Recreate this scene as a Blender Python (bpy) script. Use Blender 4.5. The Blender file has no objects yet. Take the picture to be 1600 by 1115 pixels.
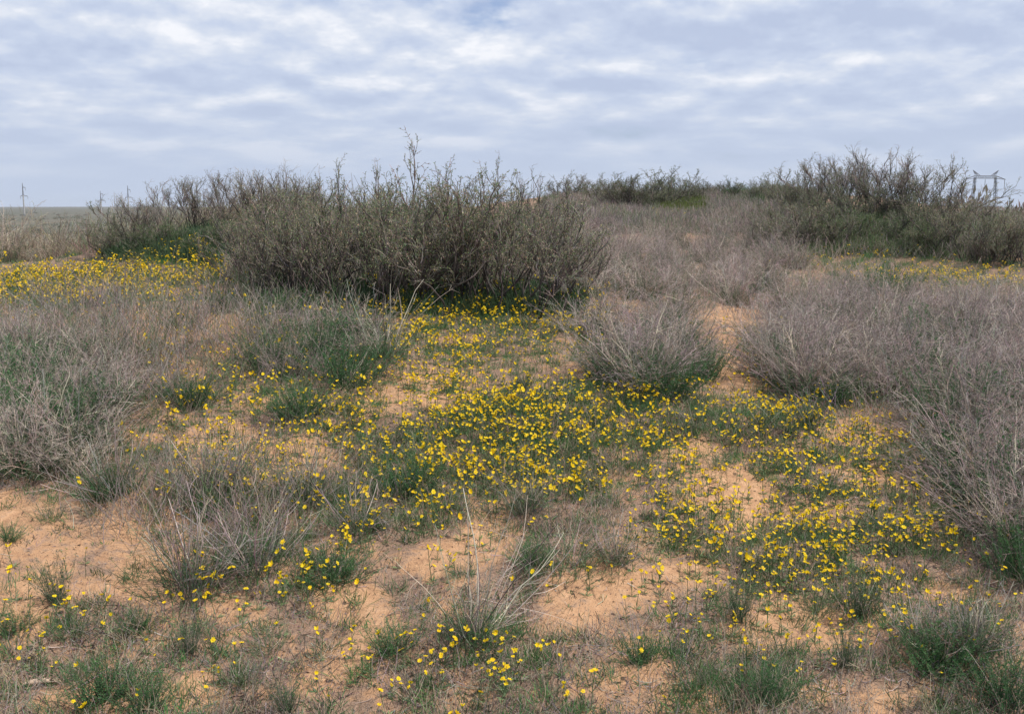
import bpy, math, random
import numpy as np

C = bpy.context.scene
W0, H0 = 1600.0, 1115.0
LENS = 35.0
FPX = LENS / 36.0 * W0
EYE = 1.6
PITCH = math.atan((H0 / 2 - 323.0) / FPX)          # the level horizon stands at row 323 of the photograph
SUN_EL, SUN_AZ = math.radians(60), math.radians(105)  # azimuth from straight ahead towards the right

# ------------------------------------------------------------------ camera
cam = bpy.data.cameras.new('camera')
cam.lens = LENS; cam.sensor_width = 36.0; cam.clip_start = 0.05; cam.clip_end = 20000
camo = bpy.data.objects.new('camera', cam)
C.collection.objects.link(camo)
camo.location = (0, 0, EYE)
camo.rotation_euler = (math.pi / 2 - PITCH, 0, 0)
C.camera = camo

# ------------------------------------------------------------------ render settings
C.view_settings.view_transform = 'Standard'
C.view_settings.look = 'None'
C.view_settings.exposure = 0.16
C.view_settings.gamma = 1.0
C.cycles.max_bounces = 6
C.cycles.diffuse_bounces = 3
C.cycles.transmission_bounces = 4
C.cycles.volume_bounces = 0
C.render.film_transparent = False

# ------------------------------------------------------------------ small node helpers
def N(nt, kind, **kw):
    n = nt.nodes.new(kind)
    for k, v in kw.items():
        setattr(n, k, v)
    return n

def setv(node, **kw):
    for k, v in kw.items():
        node.inputs[k.replace('_', ' ')].default_value = v
    return node

def math_(nt, op, a, b=None, c=None, clamp=False):
    n = nt.nodes.new('ShaderNodeMath'); n.operation = op; n.use_clamp = clamp
    for i, v in enumerate((a, b, c)):
        if v is None: continue
        if isinstance(v, (int, float)): n.inputs[i].default_value = v
        else: nt.links.new(v, n.inputs[i])
    return n.outputs[0]

def ramp(nt, fac, stops, interp='LINEAR'):
    n = nt.nodes.new('ShaderNodeValToRGB'); n.color_ramp.interpolation = interp
    el = n.color_ramp.elements
    while len(el) < len(stops): el.new(0.5)
    for e, (p, c) in zip(el, stops):
        e.position = p; e.color = tuple(c) + (1,) if len(c) == 3 else c
    nt.links.new(fac, n.inputs[0])
    return n.outputs[0]

def mixc(nt, fac, a, b, blend='MIX'):
    n = nt.nodes.new('ShaderNodeMix'); n.data_type = 'RGBA'; n.blend_type = blend
    for s, v in ((n.inputs[0], fac), (n.inputs[6], a), (n.inputs[7], b)):
        if isinstance(v, (int, float)): s.default_value = v
        elif isinstance(v, (tuple, list)): s.default_value = tuple(v) + (1,) if len(v) == 3 else tuple(v)
        else: nt.links.new(v, s)
    return n.outputs[2]

def noise(nt, vec, scale, detail=4, rough=0.5, lac=2.0, dist=0.0):
    n = nt.nodes.new('ShaderNodeTexNoise')
    n.inputs['Scale'].default_value = scale; n.inputs['Detail'].default_value = detail
    n.inputs['Roughness'].default_value = rough; n.inputs['Lacunarity'].default_value = lac
    n.inputs['Distortion'].default_value = dist
    if vec is not None: nt.links.new(vec, n.inputs['Vector'])
    return n.outputs['Fac']

# ------------------------------------------------------------------ world: sky and cloud layer
world = bpy.data.worlds.new('World'); C.world = world
world.use_nodes = True
nt = world.node_tree; nt.nodes.clear()
out = N(nt, 'ShaderNodeOutputWorld'); bg = N(nt, 'ShaderNodeBackground')
bg.inputs['Strength'].default_value = 0.1
sky = N(nt, 'ShaderNodeTexSky', sky_type='NISHITA')
sky.sun_disc = False; sky.sun_elevation = SUN_EL; sky.sun_rotation = SUN_AZ
sky.air_density = 1.0; sky.dust_density = 2.0; sky.ozone_density = 1.5; sky.altitude = 50
tc = N(nt, 'ShaderNodeTexCoord')
sep = N(nt, 'ShaderNodeSeparateXYZ'); nt.links.new(tc.outputs['Generated'], sep.inputs[0])
zx = math_(nt, 'MAXIMUM', sep.outputs[2], 0.0)
den = math_(nt, 'ADD', zx, 0.14)
def cloudvec(dz, sx, sy, ox, oy):
    z = math_(nt, 'ADD', den, dz)
    cx = math_(nt, 'ADD', math_(nt, 'MULTIPLY', math_(nt, 'DIVIDE', sep.outputs[0], z), sx), ox)
    cy = math_(nt, 'ADD', math_(nt, 'MULTIPLY', math_(nt, 'DIVIDE', sep.outputs[1], z), sy), oy)
    cv = N(nt, 'ShaderNodeCombineXYZ'); nt.links.new(cx, cv.inputs[0]); nt.links.new(cy, cv.inputs[1])
    return cv.outputs[0]
CO = (5.3, 2.2); CLOUD_SHIFT = 5.9
def cl(dz, scale=4.6, det=10):
    lz = math_(nt, 'MULTIPLY', math_(nt, 'LOGARITHM', math_(nt, 'ADD', zx, 0.05 + dz), math.e), 0.50)
    cv = N(nt, 'ShaderNodeCombineXYZ'); nt.links.new(math_(nt, 'ADD', sep.outputs[0], CLOUD_SHIFT), cv.inputs[0]); nt.links.new(sep.outputs[1], cv.inputs[1]); nt.links.new(lz, cv.inputs[2])
    return noise(nt, cv.outputs[0], scale, det, 0.55, 2.05, 0.0)
n0 = math_(nt, 'ADD', math_(nt, 'MULTIPLY', cl(0.0), 0.55), math_(nt, 'MULTIPLY', cl(0.0, 2.3, 3), 0.45))
n1 = math_(nt, 'ADD', math_(nt, 'MULTIPLY', cl(0.013), 0.55), math_(nt, 'MULTIPLY', cl(0.013, 2.3, 3), 0.45))
cover = ramp(nt, n0, [(0.33, (0, 0, 0)), (0.42, (1, 1, 1))], 'EASE')
# cloud tone: where the density falls off upwards the cloud shows a lit edge, below it the grey base
lit = math_(nt, 'MULTIPLY_ADD', math_(nt, 'SUBTRACT', n0, n1), 9.5, 0.40, clamp=True)
fine = noise(nt, cloudvec(0.0, 1.0, 1.6, 11.0, 3.0), 3.1, 6, 0.6, 2.1, 0.4)
tone = math_(nt, 'MULTIPLY_ADD', math_(nt, 'SUBTRACT', fine, 0.5), 0.22, lit, clamp=True)
ccol = ramp(nt, tone, [(0.0, (4.55, 5.25, 6.9)), (0.35, (5.3, 6.0, 7.5)), (0.65, (6.5, 7.0, 8.0)), (1.0, (8.6, 8.7, 9.1))])
skycol = mixc(nt, 1.0, sky.outputs[0], (0.80, 0.95, 1.25), 'MULTIPLY')
c1 = mixc(nt, cover, skycol, ccol)
# haze bank lying along the horizon
hz = ramp(nt, zx, [(0.0, (1, 1, 1)), (0.035, (0.85, 0.85, 0.85)), (0.12, (0.12, 0.12, 0.12)), (0.2, (0, 0, 0))])
c2 = mixc(nt, hz, c1, (4.85, 5.55, 6.95))
nt.links.new(c2, bg.inputs['Color']); nt.links.new(bg.outputs[0], out.inputs[0])

# ------------------------------------------------------------------ sun
sun = bpy.data.lights.new('sun', 'SUN'); sun.energy = 4.3; sun.angle = math.radians(0.53); sun.color = (1.0, 0.94, 0.86)
suno = bpy.data.objects.new('sun', sun); C.collection.objects.link(suno)
suno.rotation_euler = (math.pi / 2 - SUN_EL, 0, math.pi - SUN_AZ)

# ------------------------------------------------------------------ ground shape
def hash2(ix, iy, seed):
    h = (ix.astype(np.int64) * 374761393 + iy.astype(np.int64) * 668265263 + seed * 1442695041) & 0xFFFFFFFF
    h = ((h ^ (h >> 13)) * 1274126177) & 0xFFFFFFFF
    h = h ^ (h >> 16)
    return (h & 0xFFFFFF) / float(0xFFFFFF)

def vnoise(x, y, seed=0):
    x = np.asarray(x, float); y = np.asarray(y, float)
    ix = np.floor(x); iy = np.floor(y); fx = x - ix; fy = y - iy
    fx = fx * fx * fx * (fx * (fx * 6 - 15) + 10); fy = fy * fy * fy * (fy * (fy * 6 - 15) + 10)
    a = hash2(ix, iy, seed); b = hash2(ix + 1, iy, seed); c = hash2(ix, iy + 1, seed); d = hash2(ix + 1, iy + 1, seed)
    return (a + (b - a) * fx) * (1 - fy) + (c + (d - c) * fx) * fy

def fbm(x, y, seed=0, octv=3, gain=0.5):
    s = 0; a = 1; t = 0
    for o in range(octv):
        s = s + a * vnoise(x * 2.03 ** o + 17 * o, y * 2.03 ** o - 9 * o, seed + o); t += a; a *= gain
    return s / t

cp, sp = math.cos(PITCH), math.sin(PITCH)
def ray(px, py):
    """direction per metre of forward distance (dx, dz)"""
    a = (np.asarray(px, float) - W0 / 2) / FPX; b = (H0 / 2 - np.asarray(py, float)) / FPX
    fy = cp + b * sp; fz = -sp + b * cp
    return a / fy, fz / fy

def project(x, y, z):
    dz = z - EYE
    d = y * cp - dz * sp; v = y * sp + dz * cp
    return W0 / 2 + FPX * x / d, H0 / 2 - FPX * v / d

CTRL = [  # column, row, metres ahead
    (-300, 1115, 3.0), (0, 1115, 3.0), (400, 1115, 3.0), (800, 1115, 3.0), (1200, 1115, 3.0), (1600, 1115, 3.05), (1900, 1115, 3.0),
    (0, 960, 3.65), (400, 950, 3.7), (800, 950, 3.7), (1200, 950, 3.65), (1600, 960, 3.6), (-300, 950, 3.6), (1900, 950, 3.6),
    (0, 800, 4.5), (300, 800, 4.6), (600, 800, 4.6), (900, 800, 4.6), (1200, 800, 4.6), (1500, 800, 4.6), (1800, 800, 4.6),
    (0, 690, 5.3), (300, 690, 5.4), (600, 690, 5.4), (900, 690, 5.4), (1200, 690, 5.5), (1500, 690, 5.6), (-300, 690, 5.4), (1900, 690, 5.6),
    (0, 600, 6.3), (300, 600, 6.3), (600, 600, 6.3), (900, 600, 6.4), (1200, 600, 6.7), (1500, 600, 6.9), (1800, 600, 6.9),
    (0, 530, 7.4), (300, 530, 7.1), (600, 540, 7.1), (900, 540, 7.3), (1150, 535, 8.2), (1500, 530, 8.6), (-300, 530, 7.4),
    (0, 470, 8.7), (250, 465, 8.4), (450, 470, 8.4), (700, 480, 8.5), (900, 480, 8.8), (1150, 485, 10.2), (1400, 485, 10.2), (1700, 500, 9.6),
    (0, 425, 10.0), (200, 410, 9.9), (-300, 430, 10), (350, 400, 9.9), (520, 410, 9.9), (700, 420, 10.0), (860, 430, 10.4),
    (330, 362, 11.3), (450, 352, 11.6), (600, 360, 11.8), (760, 365, 12.0),
    (1000, 430, 13), (1150, 430, 13.5), (1300, 425, 13.6), (1600, 440, 12.6),
    (960, 385, 17), (1100, 385, 18), (1250, 390, 16.2), (1420, 400, 15.2), (1600, 420, 14.2), (1900, 430, 14),
    (900, 350, 23), (1100, 350, 25), (1180, 345, 24), (1320, 350, 18.5), (1450, 350, 17.6), (1600, 372, 16.5),
    (900, 326, 30), (1060, 326, 32), (1160, 318, 33), (1240, 318, 23.0), (1340, 318, 20.5), (1470, 330, 19.5), (1600, 352, 19),
    (900, 306, 40), (1050, 303, 42), (1150, 299, 42), (1250, 300, 36), (1400, 318, 26), (1600, 345, 23),
]
XYZ = [(0, 1, 0.0), (-4, 1, 0), (4, 1, 0), (0, -5, 0), (-7, -3, 0), (7, -3, 0),
       (-6.5, 15, 0.55), (-10, 16, 0.45), (-3, 16, 0.7), (-13, 15, 0.4), (-9, 24, 0.15), (-16, 25, 0.1), (-4, 26, 0.6), (0.2, 17, 0.8), (-0.5, 22, 0.95),
       (-16, 40, -0.9), (-6, 40, 0.6), (-28, 40, -1), (24, 30, 0.6), (17, 32, 1.0), (30, 45, -0.5), (10, 50, 1.6), (2, 50, 2.0), (-8, 55, 0.2), (-30, 60, -2)]
pts = []
for px, py, d in CTRL:
    dx, dz = ray(px, py); pts.append((dx * d, d, EYE + dz * d))
pts = np.array(pts + XYZ)
def uv(x, y):
    s = np.sqrt(y * y + 16.0)
    return x / s * 2.2, np.arcsinh(y / 3.0)
def tps(r2):
    return 0.5 * r2 * np.log(r2 + 1e-9)
_u, _v = uv(pts[:, 0], pts[:, 1])
_A = tps((_u[:, None] - _u) ** 2 + (_v[:, None] - _v) ** 2) + np.eye(len(_u)) * 2e-3
_Pm = np.stack([np.ones_like(_u), _u, _v], 1)
_M = np.block([[_A, _Pm], [_Pm.T, np.zeros((3, 3))]])
_w = np.linalg.solve(_M, np.concatenate([pts[:, 2], np.zeros(3)]))
def base_h(x, y):
    sh = np.shape(x); x = np.ravel(np.asarray(x, float)); y = np.ravel(np.asarray(y, float))
    res = np.empty_like(x)
    for i in range(0, len(x), 60000):
        u, v = uv(x[i:i + 60000], y[i:i + 60000])
        k = tps((u[:, None] - _u) ** 2 + (v[:, None] - _v) ** 2)
        res[i:i + 60000] = k @ _w[:-3] + _w[-3] + _w[-2] * u + _w[-1] * v
    return res.reshape(sh)

MOUNDS = []      # (x, y, radius, height): sand heaped up by the tufts, filled further down
def sstep(a, b, t):
    t = np.clip((t - a) / (b - a), 0, 1); return t * t * (3 - 2 * t)
def ground(x, y, fine=True):
    x = np.asarray(x, float); y = np.asarray(y, float)
    r = np.sqrt(x * x + y * y)
    h = base_h(x, y)
    plain = -3.0 + 3.5 * (fbm(x / 260.0, y / 260.0, 5, 3) - 0.5) + sstep(500, 2600, r) * (2.0 + 5.5 * (fbm(x / 1100 + 3.3, y / 1100, 9, 2) - 0.45))
    far = np.maximum(sstep(44, 105, r), sstep(22, 60, np.abs(x)))
    back = sstep(-6, -14, y)
    h = np.clip(h, -2, 3.2) * (1 - far) + plain * far
    h = h * (1 - back) + (0.3 * fbm(x / 3, y / 3, 4)) * back * (1 - far) + plain * back * far
    near = 1 - sstep(25, 60, r)
    h = h + near * 0.16 * (fbm(x / 1.5, y / 1.5, 21, 2) - 0.5)
    if fine:
        n2 = fbm(x / 0.42, y / 0.42, 31, 3)
        h = h + near * (0.10 * (n2 - 0.5) + 0.026 * (vnoise(x / 0.11, y / 0.11, 37) - 0.5))
    for mx, my, mr, mh in MOUNDS:
        m = (np.abs(x - mx) < 3 * mr) & (np.abs(y - my) < 3 * mr)
        if np.any(m):
            d2 = ((x - mx) ** 2 + (y - my) ** 2) / (mr * mr)
            h = h + np.where(m, mh * np.exp(-d2), 0)
    return h

def cast(px, py, fine=True):
    """where the sight line through a point of the photograph first meets the ground"""
    px = np.ravel(np.asarray(px, float)); py = np.ravel(np.asarray(py, float))
    dx, dz = ray(px, py)
    Y = np.concatenate([np.geomspace(2.0, 60, 120), np.geomspace(63, 3500, 40)])
    out_ = np.full(len(px), np.nan)
    for i in range(0, len(px), 2500):
        X = dx[i:i + 2500, None] * Y; Z = EYE + dz[i:i + 2500, None] * Y
        g = Z - ground(X, np.broadcast_to(Y, X.shape), False)
        below = g < 0
        hit = below.any(1); k = below.argmax(1); k = np.clip(k, 1, None)
        r = np.arange(len(k)); g0 = g[r, k - 1]; g1 = g[r, k]
        t = np.clip(g0 / (g0 - g1 + 1e-9), 0, 1)
        yy = Y[k - 1] + (Y[k] - Y[k - 1]) * t
        out_[i:i + 2500] = np.where(hit, yy, np.nan)
    x = dx * out_
    ok = ~np.isnan(out_)
    return x, out_, ok

# ------------------------------------------------------------------ mesh building from arrays
class MB:
    def __init__(self):
        self.v = []; self.f = {3: [], 4: []}; self.c = []; self.n = 0; self.m = {3: [], 4: []}
    def add(self, v, f, col, mat=0):
        v = np.asarray(v, np.float32).reshape(-1, 3); f = np.asarray(f, np.int64)
        col = np.asarray(col, np.float32)
        if col.ndim == 1: col = np.broadcast_to(col, (len(v), 3))
        self.v.append(v); self.c.append(col); k = f.shape[1]
        self.f[k].append(f + self.n); self.m[k].append(np.full(len(f), mat, np.int32)); self.n += len(v)
        return self
    def merge(self, other, M=None, tint=None):
        o = other.arrays()
        v = o[0]
        if M is not None: v = v @ M[:3, :3].T + M[:3, 3]
        c = o[1] if tint is None else o[1] * tint
        self.v.append(v.astype(np.float32)); self.c.append(c.astype(np.float32))
        for k in (3, 4):
            if len(o[2][k]):
                self.f[k].append(o[2][k] + self.n); self.m[k].append(o[3][k])
        self.n += len(v)
    def arrays(self):
        v = np.concatenate(self.v) if self.v else np.zeros((0, 3), np.float32)
        c = np.concatenate(self.c) if self.c else np.zeros((0, 3), np.float32)
        f = {k: (np.concatenate(self.f[k]) if self.f[k] else np.zeros((0, k), np.int64)) for k in (3, 4)}
        m = {k: (np.concatenate(self.m[k]) if self.m[k] else np.zeros(0, np.int32)) for k in (3, 4)}
        return v, c, f, m
    def mesh(self, name, mats, smooth=False):
        v, c, f, m = self.arrays()
        me = bpy.data.meshes.new(name)
        me.vertices.add(len(v)); me.vertices.foreach_set('co', v.ravel())
        loops = np.concatenate([f[3].ravel(), f[4].ravel()]).astype(np.int32)
        n3, n4 = len(f[3]), len(f[4])
        me.loops.add(len(loops)); me.loops.foreach_set('vertex_index', loops)
        me.polygons.add(n3 + n4)
        st = np.concatenate([np.arange(n3) * 3, n3 * 3 + np.arange(n4) * 4]).astype(np.int32)
        me.polygons.foreach_set('loop_start', st)
        me.polygons.foreach_set('material_index', np.concatenate([m[3], m[4]]).astype(np.int32))
        at = me.color_attributes.new('tint', 'FLOAT_COLOR', 'POINT')
        cc = np.ones((len(v), 4), np.float32); cc[:, :3] = c
        at.data.foreach_set('color', cc.ravel())
        for mm in (mats if isinstance(mats, (list, tuple)) else [mats]): me.materials.append(mm)
        if smooth: me.polygons.foreach_set('use_smooth', np.ones(n3 + n4, bool))
        me.update(calc_edges=True)
        return me

def link(name, me, parent=None):
    o = bpy.data.objects.new(name, me); C.collection.objects.link(o)
    if parent is not None: o.parent = parent
    return o

def norm(a):
    return a / (np.linalg.norm(a, axis=-1, keepdims=True) + 1e-9)

def tubes(mb, P, R, col, sides=3, mat=0):
    """P (N,K,3) centre lines, R (N,K) radii, col (3,) or (N,3) or (N,K,3)"""
    P = np.asarray(P, float); n, k, _ = P.shape
    if n == 0: return
    R = np.broadcast_to(R, (n, k))
    T = np.gradient(P, axis=1); T = norm(T)
    tm = norm(T.mean(1)); ref = np.where(np.abs(tm[:, 2:3]) > 0.9, np.array([[1.0, 0, 0]]), np.array([[0, 0, 1.0]]))
    a = norm(np.cross(T, np.repeat(ref[:, None], k, 1))); b = np.cross(T, a)
    ang = np.arange(sides) * 2 * math.pi / sides
    V = P[:, :, None] + R[:, :, None, None] * (np.cos(ang)[None, None, :, None] * a[:, :, None] + np.sin(ang)[None, None, :, None] * b[:, :, None])
    idx = np.arange(n * k * sides).reshape(n, k, sides); nx = np.roll(idx, -1, 2)
    F = np.stack([idx[:, :-1], nx[:, :-1], nx[:, 1:], idx[:, 1:]], -1).reshape(-1, 4)
    col = np.asarray(col, float)
    if col.ndim == 1: cc = np.broadcast_to(col, (n, k, sides, 3))
    elif col.ndim == 2: cc = np.broadcast_to(col[:, None, None], (n, k, sides, 3))
    else: cc = np.broadcast_to(col[:, :, None], (n, k, sides, 3))
    mb.add(V.reshape(-1, 3), F, cc.reshape(-1, 3), mat)

def leaves(mb, base, d, length, width, col, rng, mat=0, fold=0.25):
    """pointed leaves: a narrow rhomb folded a little along its middle"""
    n = len(base)
    if n == 0: return
    d = norm(d); r = norm(np.cross(d, rng.normal(size=(n, 3)))); up = np.cross(r, d)
    L = np.asarray(length).reshape(-1, 1) * np.ones((n, 1)); Wd = np.asarray(width).reshape(-1, 1) * np.ones((n, 1))
    p0 = base; p2 = base + d * L; mid = base + d * L * 0.5
    p1 = mid + r * Wd * 0.5 + up * Wd * fold; p3 = mid - r * Wd * 0.5 + up * Wd * fold
    V = np.stack([p0, p1, p2, p3], 1).reshape(-1, 3)
    i = np.arange(n)[:, None] * 4
    F = np.concatenate([i + np.array([[0, 1, 2]]), i + np.array([[0, 2, 3]])])
    col = np.asarray(col, float)
    cc = np.repeat(np.broadcast_to(col, (n, 3)), 4, 0)
    mb.add(V, F, cc, mat)

def grow(start, d, length, k, wob, up, rng):
    n = len(start); P = np.zeros((n, k, 3)); P[:, 0] = start; d = norm(d.astype(float)).copy()
    st = (np.asarray(length) / (k - 1)).reshape(-1, 1)
    for j in range(1, k):
        P[:, j] = P[:, j - 1] + d * st
        d = norm(d + rng.normal(size=(n, 3)) * wob + np.array([0, 0, up]))
    return P

def spawn(P, n, t0, t1, ang, rng, jit=0.3):
    """start points and directions of n side shoots on each line of P"""
    m, k, _ = P.shape; pi = np.repeat(np.arange(m), n); t = rng.uniform(t0, t1, len(pi)) * (k - 1)
    i0 = np.clip(t.astype(int), 0, k - 2); fr = (t - i0)[:, None]
    s = P[pi, i0] * (1 - fr) + P[pi, i0 + 1] * fr
    T = norm(P[pi, i0 + 1] - P[pi, i0]); pr = norm(np.cross(T, rng.normal(size=T.shape)))
    a = (ang * (1 + jit * rng.normal(size=len(pi))))[:, None]
    return s, norm(T * np.cos(a) + pr * np.sin(a)), pi, t / (k - 1)

def fan(n, amin, amax, rng, p=0.7):
    th = amin + (amax - amin) * rng.random(n) ** p; ph = rng.random(n) * 2 * math.pi
    return np.stack([np.sin(th) * np.cos(ph), np.sin(th) * np.sin(ph), np.cos(th)], 1)

# ------------------------------------------------------------------ materials
def plant_mat(name, rough=0.8, transl=0.0, spec=0.2, vary=0.25, grain=None):
    m = bpy.data.materials.new(name); m.use_nodes = True; nt = m.node_tree; nt.nodes.clear()
    o = N(nt, 'ShaderNodeOutputMaterial'); at = N(nt, 'ShaderNodeAttribute', attribute_name='tint')
    oi = N(nt, 'ShaderNodeObjectInfo')
    geo = N(nt, 'ShaderNodeNewGeometry')
    k = math_(nt, 'MULTIPLY_ADD', oi.outputs['Random'], vary, 1 - vary / 2)
    if grain:
        k = math_(nt, 'MULTIPLY', k, math_(nt, 'MULTIPLY_ADD', noise(nt, geo.outputs['Position'], grain, 2, 0.5), 0.9, 0.55))
    col = mixc(nt, 1.0, at.outputs['Color'], (1, 1, 1), 'MULTIPLY')
    hv = N(nt, 'ShaderNodeHueSaturation'); nt.links.new(col, hv.inputs['Color']); nt.links.new(k, hv.inputs['Value'])
    p = N(nt, 'ShaderNodeBsdfPrincipled'); p.inputs['Roughness'].default_value = rough
    p.inputs['Specular IOR Level'].default_value = spec
    nt.links.new(hv.outputs[0], p.inputs['Base Color'])
    if transl > 0:
        tr = N(nt, 'ShaderNodeBsdfTranslucent'); nt.links.new(hv.outputs[0], tr.inputs['Color'])
        mx = N(nt, 'ShaderNodeMixShader'); mx.inputs[0].default_value = transl
        nt.links.new(p.outputs[0], mx.inputs[1]); nt.links.new(tr.outputs[0], mx.inputs[2]); nt.links.new(mx.outputs[0], o.inputs[0])
    else:
        nt.links.new(p.outputs[0], o.inputs[0])
    return m
M_WOOD = plant_mat('bark', 0.85, 0, 0.15, 0.3, 9.0)
M_DRY = plant_mat('dry_stem', 0.75, 0, 0.25, 0.3, 5.0)
M_LEAF = plant_mat('leaf', 0.6, 0.35, 0.3, 0.35)
M_PETAL = plant_mat('petal', 0.55, 0.4, 0.2, 0.1)
M_METAL = plant_mat('weathered_steel', 0.6, 0, 0.4, 0.1, 0.5)
M_CONC = plant_mat('weathered_concrete', 0.85, 0, 0.2, 0.1, 0.8)

# ground: orange sand with grey-brown crust of litter, turning to scrubby soil on the plain
gm = bpy.data.materials.new('sandy_ground'); gm.use_nodes = True; nt = gm.node_tree; nt.nodes.clear()
o = N(nt, 'ShaderNodeOutputMaterial'); p = N(nt, 'ShaderNodeBsdfPrincipled'); p.inputs['Roughness'].default_value = 0.95
p.inputs['Specular IOR Level'].default_value = 0.1
geo = N(nt, 'ShaderNodeNewGeometry'); pos = geo.outputs['Position']
at = N(nt, 'ShaderNodeAttribute', attribute_name='tint')
sp3 = N(nt, 'ShaderNodeSeparateColor'); nt.links.new(at.outputs['Color'], sp3.inputs[0])
litter, scrub = sp3.outputs[0], sp3.outputs[1]
na = noise(nt, pos, 3.2, 6, 0.62); nb = noise(nt, pos, 22.0, 5, 0.65); nc = noise(nt, pos, 120.0, 3, 0.6)
sand = ramp(nt, nb, [(0.3, (0.28, 0.155, 0.088)), (0.5, (0.45, 0.263, 0.145)), (0.7, (0.60, 0.375, 0.22))])
sand = mixc(nt, math_(nt, 'MULTIPLY', na, 0.5), sand, (0.44, 0.27, 0.165))
crust = ramp(nt, nc, [(0.3, (0.12, 0.085, 0.065)), (0.55, (0.24, 0.165, 0.125)), (0.75, (0.34, 0.25, 0.19))])
lm = math_(nt, 'ADD', math_(nt, 'MULTIPLY_ADD', litter, 0.62, 0.10), math_(nt, 'ADD', math_(nt, 'MULTIPLY', math_(nt, 'SUBTRACT', na, 0.5), 2.2), math_(nt, 'MULTIPLY', math_(nt, 'SUBTRACT', nb, 0.5), 1.6)))
lmr = ramp(nt, lm, [(0.15, (0, 0, 0)), (0.55, (1, 1, 1))], 'EASE')
c = mixc(nt, math_(nt, 'MULTIPLY', lmr, 0.85), sand, crust)
# crumbs and specks of dead leaf on the sand
vo = N(nt, 'ShaderNodeTexVoronoi'); vo.inputs['Scale'].default_value = 85; nt.links.new(pos, vo.inputs['Vector'])
sk = ramp(nt, vo.outputs['Distance'], [(0.14, (1, 1, 1)), (0.26, (0, 0, 0))])
sk2 = math_(nt, 'MULTIPLY', sk, ramp(nt, na, [(0.32, (0, 0, 0)), (0.55, (0.85, 0.85, 0.85))]))
c = mixc(nt, sk2, c, (0.10, 0.075, 0.06))
pn = noise(nt, pos, 0.035, 6, 0.65); pn2 = noise(nt, pos, 0.6, 4, 0.6)
plainc = ramp(nt, pn, [(0.3, (0.085, 0.095, 0.07)), (0.5, (0.13, 0.12, 0.095)), (0.68, (0.20, 0.16, 0.125))])
plainc = mixc(nt, math_(nt, 'MULTIPLY', pn2, 0.6), plainc, (0.07, 0.085, 0.06))
c = mixc(nt, scrub, c, plainc)
nt.links.new(c, p.inputs['Base Color'])
bp = N(nt, 'ShaderNodeBump'); bp.inputs['Strength'].default_value = 0.9; bp.inputs['Distance'].default_value = 0.022
hgt = math_(nt, 'ADD', nb, math_(nt, 'MULTIPLY', nc, 0.35)); nt.links.new(hgt, bp.inputs['Height'])
nt.links.new(bp.outputs[0], p.inputs['Normal']); nt.links.new(p.outputs[0], o.inputs[0])

rng = np.random.default_rng(7)
random.seed(7)
# ------------------------------------------------------------------ where the plants stand, read from the photograph
SAND = [  # bare sand: column, row, half width, half height, strength
    (120, 860, 130, 70, 1), (60, 800, 110, 30, .8), (30, 940, 60, 60, .7), (200, 890, 70, 45, 1), (555, 935, 70, 35, 1.1), (960, 925, 100, 34, 1.0), (1090, 905, 110, 22, .9),
    (1075, 712, 45, 28, 1.2), (1140, 790, 70, 45, 1), (690, 608, 90, 30, 1), (600, 640, 60, 30, .7), (1150, 498, 48, 20, 1.3), (1160, 560, 50, 55, 1.0), (240, 505, 110, 28, .9),
    (420, 530, 60, 50, .7), (1380, 670, 90, 28, .8), (1500, 928, 80, 18, 1.1), (400, 715, 120, 45, .75), (480, 700, 60, 25, .8), (1340, 745, 50, 18, .8), (90, 1085, 80, 30, .9), (560, 1060, 80, 50, .8),
    (660, 880, 110, 30, .8), (1250, 990, 120, 30, .9), (1000, 1045, 70, 25, .7), (300, 1080, 50, 30, .8), (1290, 600, 60, 14, .5), (900, 470, 50, 10, .3), (1150, 302, 22, 5, 1.4),
    (590, 1010, 40, 50, .8), (880, 960, 60, 30, .8), (1060, 860, 50, 12, .4), (760, 850, 60, 25, .6), (1290, 800, 60, 26, .7), (250, 960, 40, 50, .7), (1380, 1090, 80, 25, .6), (380, 960, 60, 20, .7)]
GREEN = [(800, 660, 190, 85, 1), (950, 660, 140, 70, .9), (740, 505, 190, 60, 1.2), (150, 435, 220, 35, 1), (330, 385, 150, 30, 1.3), (1190, 640, 90, 40, .9), (1380, 385, 120, 35, 1.2), (720, 440, 200, 40, 1), (1060, 332, 50, 10, 1),
    (1250, 720, 150, 50, .6), (600, 760, 80, 60, .6), (1450, 430, 150, 20, .8), (520, 640, 120, 60, .6), (1080, 660, 60, 30, .8), (1250, 880, 200, 60, .6), (150, 1040, 170, 60, .4), (1150, 1040, 160, 60, .5)]
UNDER = [(1100, 320, 190, 30, 1.2), (1000, 400, 120, 60, .5), (650, 440, 270, 60, 1), (1400, 380, 280, 60, 1.2), (1060, 370, 200, 60, .9), (980, 310, 130, 25, 1), (300, 385, 150, 40, 1), (1450, 520, 260, 80, .8), (60, 600, 160, 90, .6), (1600, 700, 120, 130, .8), (1010, 560, 100, 50, .5)]
def ell(L, px, py):
    s = 0
    for a in L:
        d2 = ((px - a[0]) / a[2]) ** 2 + ((py - a[1]) / a[3]) ** 2
        s = s + a[4] * np.exp(-d2 ** 1.5 * 0.9)
    return s
def cover_density(px, py):
    n = fbm(px / 90.0 + 3, py / 45.0, 77, 3)
    return 0.62 + (n - 0.5) * 1.1 - 0.85 * ell(SAND, px, py) + 0.25 * ell(GREEN, px, py) + 0.7 * ell(UNDER, px, py)

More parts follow.
